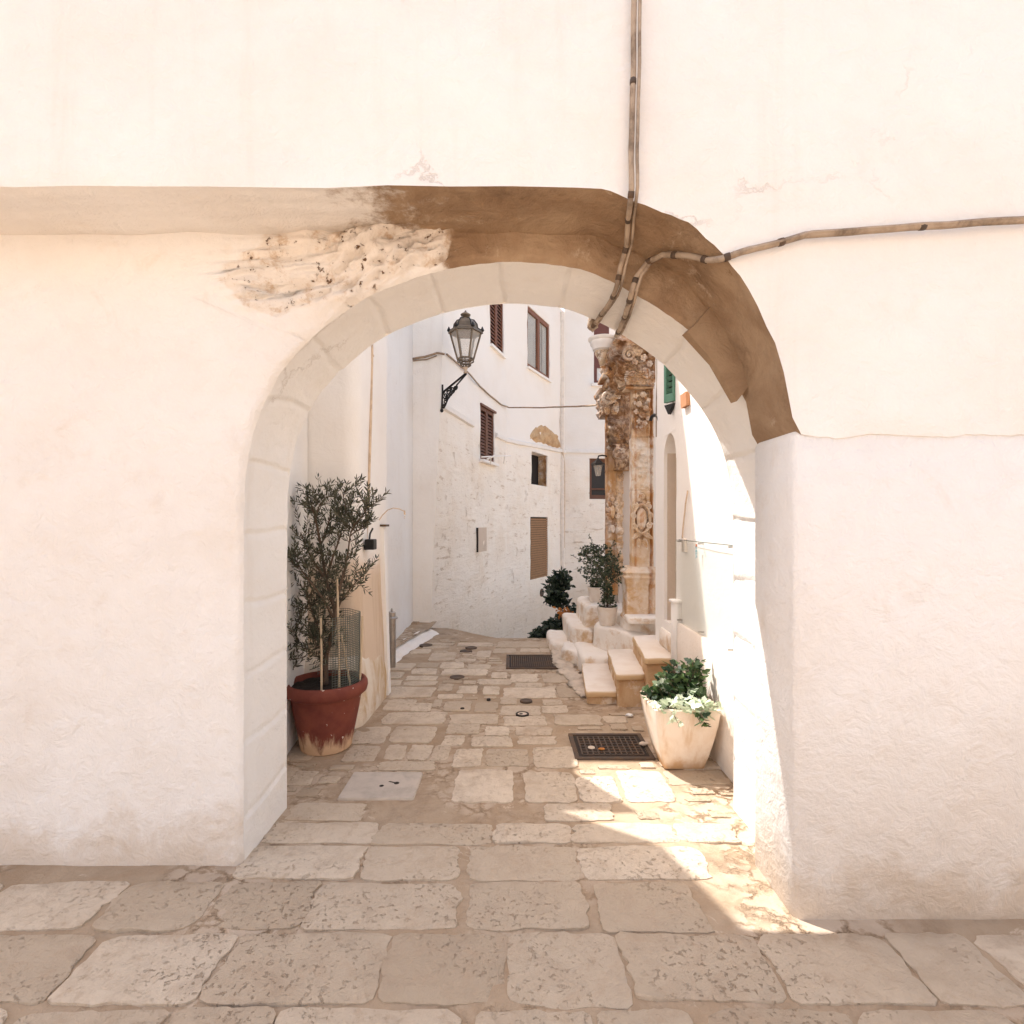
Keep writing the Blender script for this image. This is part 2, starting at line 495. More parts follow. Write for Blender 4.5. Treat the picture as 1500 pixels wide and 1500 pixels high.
def leaf(name, a, b, trans=.25, rough=.5):
    n = N(name)
    z = n.zone()
    c = n.mix(z[0], a, b)
    n.done(c, rough, None, spec=.35)
    tr = n.new('ShaderNodeBsdfTranslucent'); n.link(c, tr.inputs[0])
    mx = n.new('ShaderNodeMixShader'); mx.inputs[0].default_value = trans
    n.link(n.b.outputs[0], mx.inputs[1]); n.link(tr.outputs[0], mx.inputs[2])
    n.link(mx.outputs[0], n.out.inputs[0])
    return n.mat
M['olive_leaf'] = leaf('olive_leaf', (.035, .042, .026), (.15, .145, .095))
M['dark_leaf'] = leaf('dark_shrub_leaf', (.026, .046, .026), (.13, .155, .09))
M['ivy_leaf'] = leaf('ivy_leaf', (.014, .034, .014), (.10, .16, .055))
M['pale_leaf'] = leaf('variegated_ivy_leaf', (.44, .52, .36), (.74, .78, .64), .3)
M['creeper_leaf'] = leaf('creeper_leaf', (.012, .024, .016), (.06, .085, .05))

def glass(name, col, alpha, rough=.05):
    n = N(name)
    n.done(col, rough, None, spec=.5)
    t = n.new('ShaderNodeBsdfTransparent'); t.inputs[0].default_value = (.97, .97, .96, 1)
    mx = n.new('ShaderNodeMixShader'); mx.inputs[0].default_value = alpha
    n.link(t.outputs[0], mx.inputs[1]); n.link(n.b.outputs[0], mx.inputs[2]); n.link(mx.outputs[0], n.out.inputs[0])
    return n.mat
M['lantern_glass'] = glass('frosted_lantern_glass', (.80, .74, .67), .30, .3)
M['panel_glass'] = glass('clear_acrylic', (.70, .76, .74), .10, .08)
M['window_glass'] = glass('window_glass', (.30, .30, .30), .18, .03)

# ------------------------------------------------------------------ wall builder
def cuts(a, b, step, marks):
    vals = sorted(set([a, b] + [m for m in marks if a < m < b]))
    out = []
    for p, q in zip(vals, vals[1:]):
        k = max(1, int(math.ceil((q - p) / step)))
        out += [p + (q - p) * i / k for i in range(k)]
    return out + [b]

class Wall:
    """vertical wall between two plan points; u in metres along it, z up, d outwards"""
    def __init__(self, A, B, batter=None, amp=.012, seed=0):
        self.A, self.B = Vector((A[0], A[1], 0)), Vector((B[0], B[1], 0))
        self.L = (self.B - self.A).length
        self.t = (self.B - self.A).normalized()
        self.n = Vector((self.t.y, -self.t.x, 0))
        self.batter = batter; self.amp = amp; self.seed = seed
        self.holes = []
    def p(self, u, z, d=0.0, rough=True):
        q = self.A + self.t * u + Vector((0, 0, z))
        if self.batter: q += self.batter(u / self.L, z)
        a = 0.0
        if rough and self.amp:
            a = self.amp * (fbm(q.x, q.y, q.z, 1.3, 3) + .45 * fbm(q.x, q.y, q.z + 9, 5.5, 3))
            e = min(u, self.L - u)
            a *= sstep(0, .12, e)
        return q + self.n * (d + a)
    def uz(self, x, y):
        """where the sight line of the photograph's point meets the wall"""
        dx, dy, dz = (x - 750) / FPX, 1.0, -(y - 765) / FPX
        n = self.n
        s = n.dot(self.A) / (n.x * dx + n.y * dy)
        q = Vector((dx * s, dy * s, EYE + dz * s))
        return ((q - self.A).dot(self.t), q.z)
    def rect(self, xl, yl0, yl1, xr):
        """hole from image left edge (xl, top, bottom) and right edge x"""
        u0, z1 = self.uz(xl, yl0); _, z0 = self.uz(xl, yl1); u1, _ = self.uz(xr, yl0)
        return (u0, u1, z0, z1)
    def hole(self, r, depth):
        self.holes.append((*r, depth)); return r
    def build_into(self, mb, z0, z1, step=.16, reveal_back=True):
        us = cuts(0, self.L, step, [h[0] for h in self.holes] + [h[1] for h in self.holes])
        zs = cuts(z0, z1, step, [h[2] for h in self.holes] + [h[3] for h in self.holes])
        idx = {}
        def vid(i, j):
            if (i, j) not in idx:
                idx[(i, j)] = mb.add(self.p(us[i], zs[j]))
            return idx[(i, j)]
        for j in range(len(zs) - 1):
            for i in range(len(us) - 1):
                cu, cz = (us[i] + us[i + 1]) / 2, (zs[j] + zs[j + 1]) / 2
                if any(h[0] < cu < h[1] and h[2] < cz < h[3] for h in self.holes): continue
                mb.face(vid(i, j), vid(i + 1, j), vid(i + 1, j + 1), vid(i, j + 1))
        for (a, b, c, d, dep) in self.holes:
            zz = [z for z in zs if c - 1e-6 <= z <= d + 1e-6]; uu = [u for u in us if a - 1e-6 <= u <= b + 1e-6]
            def strip(pts):
                f = [mb.add(self.p(u, z)) for u, z in pts]
                k = [mb.add(self.p(u, z) - self.n * dep) for u, z in pts]
                for i in range(len(pts) - 1): mb.face(f[i], f[i + 1], k[i + 1], k[i])
            strip([(a, z) for z in zz]); strip([(b, z) for z in zz][::-1])
            strip([(u, d) for u in uu]); strip([(u, c) for u in uu][::-1])
            if reveal_back:
                mb.poly([self.p(u, z, rough=False) - self.n * (dep + .02) for u, z in ((a - .03, c - .03), (b + .03, c - .03), (b + .03, d + .03), (a - .03, d + .03))])
    def panel(self, mb, u0, u1, z0, z1, d0, d1):
        """box lying on the wall from depth d0 to d1"""
        c = [[self.p(u, z, d, False) for u, z in ((u0, z0), (u1, z0), (u1, z1), (u0, z1))] for d in (d0, d1)]
        a = [mb.add(q) for q in c[0]]; b = [mb.add(q) for q in c[1]]
        mb.face(*a[::-1]); mb.face(*b)
        for k in range(4): mb.face(a[k], a[(k + 1) % 4], b[(k + 1) % 4], b[k])

def louver_shutter(W, r, parent, mat, d=-.05, leaves=2, slat=.05, sill=True):
    u0, u1, z0, z1 = r
    sh = MB()
    wd = (u1 - u0) / leaves
    for k in range(leaves):
        a, b = u0 + wd * k + .008, u0 + wd * (k + 1) - .008
        s = min(.05, wd * .16)
        W.panel(sh, a, a + s, z0 + .01, z1 - .01, d, d + .035)
        W.panel(sh, b - s, b, z0 + .01, z1 - .01, d, d + .035)
        W.panel(sh, a + s, b - s, z0 + .01, z0 + .07, d, d + .035)
        W.panel(sh, a + s, b - s, z1 - .07, z1 - .01, d, d + .035)
        z = z0 + .08
        while z < z1 - .08:
            p0 = W.p((a + b) / 2, z, d + .016, False)
            up = Vector((0, 0, 1)); dv = (W.n * -.5 + up).normalized()
            sh.obox(p0, W.t * ((b - a) / 2 - s), dv * slat * .44, dv.cross(W.t) * .004)
            z += slat
    o = sh.build('louvered_shutter', mat, parent)
    bk = MB(); W.panel(bk, u0 + .004, u1 - .004, z0 + .004, z1 - .004, d - .03, d - .02)
    bk.build('backing', M['dark'], o)
    return o
def sill(W, r, parent, mat, h=.05, out=.06, ext=.05):
    u0, u1, z0, z1 = r
    mb = MB(); W.panel(mb, u0 - ext, u1 + ext, z0 - h, z0 + .002, -.04, out)
    return mb.build('sill', mat, parent)

# ------------------------------------------------------------------ ground and paving
def ground_z(x, y):
    z = 0.0
    cy = 7.55 if x > -.2 else 7.55 + min(.75, (-.2 - x) * .95)
    if y > cy: z -= min(2.2, .27 * (y - cy))
    return z
def make_ground():
    mb = MB()
    xs = [-150, -60, -25, -12, -8, -6, -5, -4] + [-3 + .07 * i for i in range(87)] + [3.6, 4.5, 6, 8, 12, 25, 60, 150]
    ys = [-150, -60, -25, -12, -8, -5, -3, -1.5, -.5, .5, 1] + [1.4 + .07 * i for i in range(110)] + [9.6, 10.5, 12, 14, 16, 18, 25, 60, 150]
    ids = []
    for y in ys:
        row = []
        for x in xs:
            z = ground_z(x, y)
            if -3.1 < x < 3.1 and 1 < y < 9.2:
                z += .007 * fbm(x, y, 0, 3.0, 3) - .003
            row.append(mb.add((x, y, z)))
        ids.append(row)
    for j in range(len(ys) - 1):
        for i in range(len(xs) - 1):
            mb.face(ids[j][i], ids[j][i + 1], ids[j + 1][i + 1], ids[j + 1][i])
    o = mb.build('ground', M['mortar'], smooth='all')
    o['kind'] = 'structure'
make_ground()

# covers and other things lying in the paving (kept free of stones): x0,x1,y0,y1
def gbox(xs, ys):
    ps = [G(x, y) for x, y in zip(xs, ys)]
    return (min(p.x for p in ps), max(p.x for p in ps), min(p.y for p in ps), max(p.y for p in ps))
keep_clear = []
stones = []
def st5(u0, v0, u1, v1, tone=None, skew=0):
    x0, x1, y0, y1 = 560 + .2133 * u0, 560 + .2133 * u1, 900 + .2133 * v0, 900 + .2133 * v1
    a, b, c, d = G(x0, y0), G(x1, y0), G(x1 + skew, y1), G(x0 + skew, y1)
    # keep the stone square to the street: mean of both ends
    xa, xb = (a.x + d.x) / 2, (b.x + c.x) / 2
    stones.append((xa, xb, d.y, a.y, tone))
for s in [(500, 1065, 905, 1290, .95), (975, 1085, 1330, 1290, .85),
          (490, 925, 685, 1045, .95), (710, 925, 1000, 1045, .45), (1040, 915, 1335, 1055, .75),
          (415, 830, 562, 903, .8), (605, 843, 890, 908, .85), (440, 757, 665, 822, .7), (708, 770, 870, 832, .95),
          (915, 775, 1170, 832, .7), (930, 840, 1190, 895, .75), (470, 685, 795, 752, .55), (830, 700, 1125, 765, .7),
          (420, 600, 610, 665, .45), (640, 605, 790, 672, .3), (810, 628, 1085, 692, .75), (1095, 628, 1275, 680, .7),
          (385, 550, 555, 580, .8), (810, 572, 925, 618, .7), (385, 478, 485, 528, .6), (520, 490, 650, 545, 1.0),
          (690, 495, 805, 550, .9), (835, 503, 1190, 575, .95), (560, 455, 640, 480, .5), (655, 447, 880, 485, .75),
          (910, 470, 1100, 500, .7), (415, 378, 725, 420, 1.0), (750, 400, 855, 440, .95), (880, 412, 1070, 465, .95),
          (400, 330, 560, 372, .85), (585, 345, 745, 378, .75), (505, 305, 640, 328, .7), (325, 262, 505, 318, .7),
          (520, 195, 760, 222, .8), (650, 250, 745, 296, .7), (165, 425, 375, 455, .8), (150, 462, 375, 490, .85),
          (15, 500, 355, 575, .9), (200, 372, 375, 410, .8), (20, 400, 140, 440, .75), (25, 455, 130, 490, .75),
          (10, 335, 215, 385, .7), (200, 240, 330, 272, .75), (20, 585, 225, 660, .85), (205, 610, 340, 665, .8),
          (350, 585, 405, 635, .6), (15, 672, 435, 757, .75), (60, 770, 360, 885, .7), (20, 900, 160, 1000, .6),
          (185, 895, 335, 1000, .65), (345, 900, 460, 1000, .65), (1190, 690, 1500, 762, .45), (1100, 585, 1240, 622, .6),
          (790, 185, 1150, 228, .6), (950, 235, 1080, 262, .65), (1085, 235, 1150, 262, .65), (1100, 405, 1290, 470, .35),
          (1200, 490, 1350, 570, .3), (-250, 905, -30, 1010, .6), (-200, 775, 40, 890, .6), (1640, 1075, 1960, 1290, .95),
          (1345, 1120, 1620, 1290, .9)]:
    st5(*s)
covers = {
    'g1': gbox((742, 820, 817, 745), (960, 963, 980, 979)),
    'g2': gbox((833, 938, 952, 850), (1078, 1076, 1106, 1113)),
    'slab': gbox((518, 606, 606, 505), (1133, 1133, 1172, 1172)),
}
for b in covers.values():
    keep_clear.append((b[0] - .03, b[1] + .03, b[2] - .03, b[3] + .03))
keep_clear += [(.58, 3, 4.6, 9), (.40, 3, 6.6, 9), (-6, -1.15, 4.2, 9), (-6, -1.30, 2.5, 3.2), (1.22, 6, 2.2, 3.2)]
def overlaps(a, lst, m=.02):
    return any(a[0] < b[1] + m and a[1] > b[0] - m and a[2] < b[3] + m and a[3] > b[2] - m for b in lst)
allst = [s[:4] for s in stones]
y = -4.0
while y < 7.35:
    far = y > 3.2
    h = R.uniform(.20, .34) if not far else R.uniform(.14, .26)
    x = -6.5 + R.uniform(0, .4)
    while x < 6.5:
        wd = R.uniform(.28, .62) if not far else R.uniform(.18, .42)
        b = (x, x + wd, y + R.uniform(-.015, .015), y + h - R.uniform(.008, .02))
        if not overlaps(b, allst, .018 if (-1.6 < x < 1.3 and 2.9 < y) else .004) and not overlaps(b, keep_clear, 0):
            allst.append(b); stones.append((*b, R.uniform(.25, .85)))
            x += wd + R.uniform(.006, .016)
        else:
            x += .04
    y += h
for _ in range(5200):                         # small filler stones
    x, y = R.uniform(-2.2, 1.6), R.uniform(1.6, 7.4)
    a, c = R.uniform(.05, .14), R.uniform(.045, .10)
    b = (x, x + a * 1.4, y, y + c)
    if not overlaps(b, allst, .012) and not overlaps(b, keep_clear, .0) and nz(x, y, 3, 1.4) > -.12:
        allst.append(b); stones.append((*b, R.uniform(.05, .6)))
def make_paving():
    mb = MB()
    for i, (x0, x1, y0, y1, tone) in enumerate(stones):
        tone = R.uniform(.3, .9) if tone is None else max(0, min(1, tone + R.uniform(-.22, .12)))
        cx, cy, hx, hy = (x0 + x1) / 2, (y0 + y1) / 2, (x1 - x0) / 2, (y1 - y0) / 2
        z = R.uniform(.002, .007) if cy < 7.4 else .006
        n = 56 if cy < 6 else 32
        rings = []
        pw = R.uniform(6, 15)
        tilt = (R.uniform(-.012, .012), R.uniform(-.012, .012))
        jit = min(.075, .020 + .0034 / min(hx, hy)); pws = [R.choice((7, 10, 16, 26, 30)) for _q in range(4)]
        for lvl, (sc_, zz) in enumerate(((1.0, -.012), (.994, z * .6), (1 - min(.2, .0045 / min(hx, hy)), z), (.5, z + .001))):
            ring = []
            for k in range(n):
                t = 2 * math.pi * (k + .5) / n
                c, s = math.cos(t), math.sin(t)
                pw = pws[(1 if c > 0 else 0) + (2 if s > 0 else 0)]
                rr = (abs(c) ** pw + abs(s) ** pw) ** (-1 / pw)
                jx = 1 + jit * 2.2 * noise.noise(Vector((c * 1.7, s * 1.7, i * 3.1))) + jit * 1.3 * noise.noise(Vector((c * 5, s * 5, i * 7.3))) + jit * .7 * noise.noise(Vector((c * 13, s * 13, i * 2.3)))
                X, Y = cx + hx * c * rr * jx * sc_, cy + hy * s * rr * jx * sc_
                Z = zz + (tilt[0] * (X - cx) + tilt[1] * (Y - cy)) * (lvl > 0) + ground_z(X, Y) + (.004 * nz(X, Y, 0, 9) if lvl > 1 else 0)
                ring.append(mb.add((X, Y, Z), (tone, 0, 0)))
            rings.append(ring)
        for r0, r1 in zip(rings, rings[1:]):
            for k in range(n):
                mb.face(r0[k], r0[(k + 1) % n], r1[(k + 1) % n], r1[k])
        mb.face(*rings[-1])
    o = mb.build('street_paving', M['paver'], smooth=True)
    o['kind'] = 'structure'
make_paving()

# raised pavement with a white kerb in front of the corner house
def make_raised():
    mb = MB()
    pts = [G(575, 982), G(588, 971), G(601, 961), G(615, 950), G(630, 940), G(642, 933), G(652, 928.5)]
    pts = [p + Vector((-.02, 0, 0)) for p in pts]
    top = []
    def fn(u, v):
        i = u * (len(pts) - 1); k = min(int(i), len(pts) - 2); f = i - k
        p = pts[k].lerp(pts[k + 1], f)
        if v < .5:
            q = p + Vector((0, 0, -.02 + v / .5 * .07)); q.x -= .10 * (v / .5)
        else:
            q = p + Vector((-.10 - (v - .5) / .5 * .14, 0, .05 + .05 * (v - .5) / .5))
        return q + Vector((.02 * fbm(q.x, q.y, 0, 5, 3), 0, .016 * fbm(q.x, q.y, 4, 5, 3) - .02))
    mb.grid(fn, 30, 8, flip=True)
    k = mb.build('white_kerb', M['step'], smooth='all'); k['kind'] = 'structure'
    mp = MB()
    def fp(u, v):
        i = u * (len(pts) - 1); kk = min(int(i), len(pts) - 2); f = i - kk
        p = pts[kk].lerp(pts[kk + 1], f)
        x = (p.x - .17) * (1 - v) + -3.0 * v
        yy = p.y if p.y < 8.0 else p.y + v * .4
        if u > .999: yy = 8.35
        return Vector((x, yy, .084 + .006 * nz(x, yy, 0, 4)))
    mp.grid(fp, 20, 16, flip=True)
    for i in range(7):
        for j in range(5):
            x0 = -1.36 - j * .3 + (i % 2) * .1; y0 = 6.55 + i * .26
            if x0 + .24 > -1.32 - (y0 - 7.9) * -.14 - .05: continue
            mp.box(x0, x0 + .26, y0, y0 + .21, .07, .098, .012)
    o = mp.build('raised_pavement', M['mortar'], smooth=True); o['kind'] = 'structure'
make_raised()

# ------------------------------------------------------------------ archway house
YA, YB = 2.55, 3.06
BACK = [(464, 584), (480, 563), (502, 540), (544, 506), (590, 480), (650, 459), (698, 449), (746, 445), (798, 448), (834, 454), (870, 468), (905, 487), (930, 502), (970, 532), (1010, 576), (1036, 612)]
def arch_profile():
    pts = [(-1.262, -.1), (-1.262, .7), (-1.262, 1.3), (-1.258, 1.72), (-1.235, 1.93), (-1.19, 2.10)]
    pts += [((x - 750) * YB / FPX, EYE - (y - 765) * YB / FPX) for x, y in BACK]
    pts += [(1.17, 2.03), (1.215, 1.86), (1.235, 1.66), (1.24, 1.3), (1.24, .7), (1.24, -.1)]
    # Catmull-Rom resample
    out = []
    for i in range(len(pts) - 1):
        p0 = pts[max(0, i - 1)]; p1 = pts[i]; p2 = pts[i + 1]; p3 = pts[min(len(pts) - 1, i + 2)]
        L = math.hypot(p2[0] - p1[0], p2[1] - p1[1]); k = max(1, int(L / .014))
        for j in range(k):
            t = j / k
            def cr(a, b, c, d):
                return .5 * (2 * b + (c - a) * t + (2 * a - 5 * b + 4 * c - d) * t * t + (3 * b - a - 3 * c + d) * t ** 3)
            out.append((cr(p0[0], p1[0], p2[0], p3[0]), cr(p0[1], p1[1], p2[1], p3[1])))
    out.append(pts[-1])
    return out
PROF = arch_profile()
def arris(x, z):
    return .016 + .016 * abs(fbm(x, 3, z, 6, 4))
def rock_mask(x, z):
    e = ((x + .80) / .56) ** 2 + ((z - (2.86 + .25 * (x + .8))) / .26) ** 2
    e += .55 * fbm(x, 0, z, 3.5, 3)
    return sstep(1.35, .55, e)
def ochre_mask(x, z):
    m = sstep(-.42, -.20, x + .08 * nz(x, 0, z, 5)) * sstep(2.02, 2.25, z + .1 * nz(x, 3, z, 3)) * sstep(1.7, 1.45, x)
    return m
def front_disp(x, z):
    d = .010 * fbm(x, 1, z, 1.6, 3) + .004 * fbm(x, 5, z, 8, 3)
    d += ochre_mask(x, z) * .012 * fbm(x, 4, z, 7, 5)
    rm = rock_mask(x, z)
    if rm > 0:
        xr, zr = x * .9 - z * .35, z * 1.5 - x * .6
        rg = fbm(xr, 2, zr, 6, 6)
        tq = (rg + .12 * fbm(x, 6, z, 26, 3)) * 5.0; tf = tq - math.floor(tq)
        terr = (math.floor(tq) + sstep(.70, 1.0, tf)) / 5.0
        d += rm * (.03 + .020 * rg + .034 * terr + .005 * fbm(x, 1, z, 40, 3) - .07 * max(0, fbm(xr, 8, zr, 17, 3) - .12))
    return d
arch = thing('archway_house', 'pale plastered house with the rough stone archway spanning the street in the foreground', 'house', (0, YA, 0))
def make_arch():
    front = MB()
    cx, cz = 0.0, 1.2
    X0, X1, Z1 = -7.5, 7.5, 2.98
    NR = 52
    ids = []
    for (px, pz) in PROF:
        dx, dz = px - cx, pz - cz
        if abs(px) > 1.17 or pz < 2.05:                         # jambs: straight sideways
            ox, oz = (X0 if px < 0 else X1), pz
            if pz > 1.6:
                k = sstep(1.6, 2.12, pz)
                oz = pz + k * (Z1 - .02 - pz)
        else:
            # crown: straight up
            ox, oz = px, Z1
            k = sstep(.85, 1.17, abs(px))
            ox = px + (1 if px > 0 else -1) * k * (7.5 - abs(px))
        row = []
        for r in range(NR + 1):
            t = r / NR
            dist = math.hypot(ox - px, oz - pz)
            if dist > 1.6: t = t ** 2.2
            x, z = px + (ox - px) * t, pz + (oz - pz) * t
            d = front_disp(x, z) * sstep(0, .035, math.hypot(x - px, z - pz))
            ed_ = math.hypot(x - px, z - pz)
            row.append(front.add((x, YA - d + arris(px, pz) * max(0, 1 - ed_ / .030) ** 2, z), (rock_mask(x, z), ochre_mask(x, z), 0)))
        ids.append(row)
    for i in range(len(ids) - 1):
        for r in range(NR):
            front.face(ids[i][r], ids[i + 1][r], ids[i + 1][r + 1], ids[i][r + 1])
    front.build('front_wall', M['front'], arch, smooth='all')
    # soffit of cut voussoirs
    sf = MB(); rows = []
    L = 0.0
    prev = PROF[0]
    NY = 14
    for (px, pz) in PROF:
        L += math.hypot(px - prev[0], pz - prev[1]); prev = (px, pz)
        row = []
        for j in range(NY + 1):
            ar_ = arris(px, pz); yy = YA + ar_ + (YB - YA - ar_) * (j / NY) ** 1.3
            ph = (L + .05 * nz(L, yy, 0, 2)) / .33
            g = abs((ph % 1) - .5) * 2
            joint = sstep(.90, .97, g) * .012
            a = math.atan2(pz - 1.2, px)
            d = joint + .006 * fbm(px, yy, pz, 4, 3)
            if j == 0: d = 0
            elif j == 1: d *= .5
            row.append(sf.add((px + math.cos(a) * d, yy, pz + math.sin(a) * d)))
        rows.append(row)
    for i in range(len(rows) - 1):
        for j in range(NY):
            sf.face(rows[i][j], rows[i][j + 1], rows[i + 1][j + 1], rows[i + 1][j])
    sf.build('arch_soffit', M['white'], arch, smooth='all')
    # back wall
    bk = MB(); rows = []
    for (px, pz) in PROF:
        if abs(px) > 1.17 or pz < 2.05:
            ox, oz = (-7.5 if px < 0 else 7.5), pz
            if pz > 1.6: oz = pz + sstep(1.6, 2.12, pz) * (6.0 - pz)
        else:
            k = sstep(.85, 1.17, abs(px)); oz = 6.0
            ox = px + (1 if px > 0 else -1) * k * (7.5 - abs(px))
        rows.append([bk.add((px, YB, pz)), bk.add(((px * .9 + ox * .1), YB, pz * .9 + oz * .1)), bk.add((ox, YB, oz))])
    for i in range(len(rows) - 1):
        for j in range(2): bk.face(rows[i][j], rows[i][j + 1], rows[i + 1][j + 1], rows[i + 1][j])
    bk.build('back_wall', M['white'], arch)
    # upper storey jettied out over the arch; at the right its underside dips as a vault
    YJ = 2.20
    def zc(x):
        pts = [(-9, 2.95), (.36, 2.95), (.478, 2.905), (.62, 2.845), (.749, 2.775), (.85, 2.69), (.912, 2.61), (1.0, 2.47), (1.06, 2.33), (1.11, 2.15), (1.14, 1.95), (9, 1.95)]
        tot = 0.0
        for q in range(-4, 5):
            xx = x + q * (.02 if x < 1.06 else 0)
            v_ = 1.95
            for (a, b), (c, d) in zip(pts, pts[1:]):
                if a <= xx <= c: v_ = b + (d - b) * (xx - a) / (c - a); break
            tot += v_
        return tot / 9
    xs = [-7.5 + i * .25 for i in range(32)] + [.36 + i * .035 for i in range(62)] + [2.7, 3.2, 4, 5, 6, 7.5]
    un = MB(); r0 = []
    for x in xs:
        row = []
        for j in range(17):
            yy = YA + .02 + (YJ - YA - .02) * j / 16
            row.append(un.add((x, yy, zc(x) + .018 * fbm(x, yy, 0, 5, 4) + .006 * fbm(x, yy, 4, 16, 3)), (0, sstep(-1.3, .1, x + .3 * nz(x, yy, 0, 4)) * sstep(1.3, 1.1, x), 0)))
        r0.append(row)
    for i in range(len(xs) - 1):
        for j in range(16): un.face(r0[i][j], r0[i + 1][j], r0[i + 1][j + 1], r0[i][j + 1])
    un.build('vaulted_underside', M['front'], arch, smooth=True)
    up = MB(); r1 = []
    for x in xs:
        zb = zc(x) + .018 * fbm(x, YJ, 0, 5, 4) + .006 * fbm(x, YJ, 4, 16, 3)
        r1.append([up.add((x, YJ - .012 * fbm(x, 0, zb + (6 - zb) * (j / 26) ** 1.4, 1.4, 3) * (0 if j == 0 else 1), zb + (6 - zb) * (j / 26) ** 1.4)) for j in range(27)])
    for i in range(len(xs) - 1):
        for j in range(26): up.face(r1[i][j], r1[i + 1][j], r1[i + 1][j + 1], r1[i][j + 1])
    for x in (-7.5, 7.5):
        up.poly([(x, YJ, 2.95), (x, YB, 2.95), (x, YB, 6), (x, YJ, 6)])
        up.poly([(x, YA, -.1), (x, YB, -.1), (x, YB, 2.95), (x, YA, 2.95)])
    up.poly([(-7.5, YJ, 6), (7.5, YJ, 6), (7.5, YB, 6), (-7.5, YB, 6)])
    up.build('upper_storey', M['white'], arch, smooth=True)
    # pier carrying the vault
    pr = MB()
    pr.box(1.14, 7.49, YJ + .004, YA + .03, -.05, 1.97, .02)
    pr.build('pier', M['front'], arch, smooth=True)
    # darker springer stone standing proud under the vault at the right
    s = MB()
    poly = [P(x, y, YA) for x, y in ((1000, 490), (1012, 479), (1036, 451), (1062, 436), (1085, 470), (1096, 560), (1072, 590), (1040, 534))]
    s.prism(poly, lambda p: Vector((p.x, YA + .01, p.z)), lambda p: Vector((p.x + .01, YA - .032, p.z)))
    s.build('springer_stone', M['ochre'], arch)
make_arch()

# ------------------------------------------------------------------ houses
def footprint(mb, pts, z0, z1, roof=True):
    for a, b in zip(pts, pts[1:]):
        mb.poly([(a[0], a[1], z0), (b[0], b[1], z0), (b[0], b[1], z1), (a[0], a[1], z1)])
    if roof: mb.poly([(p[0], p[1], z1) for p in pts])

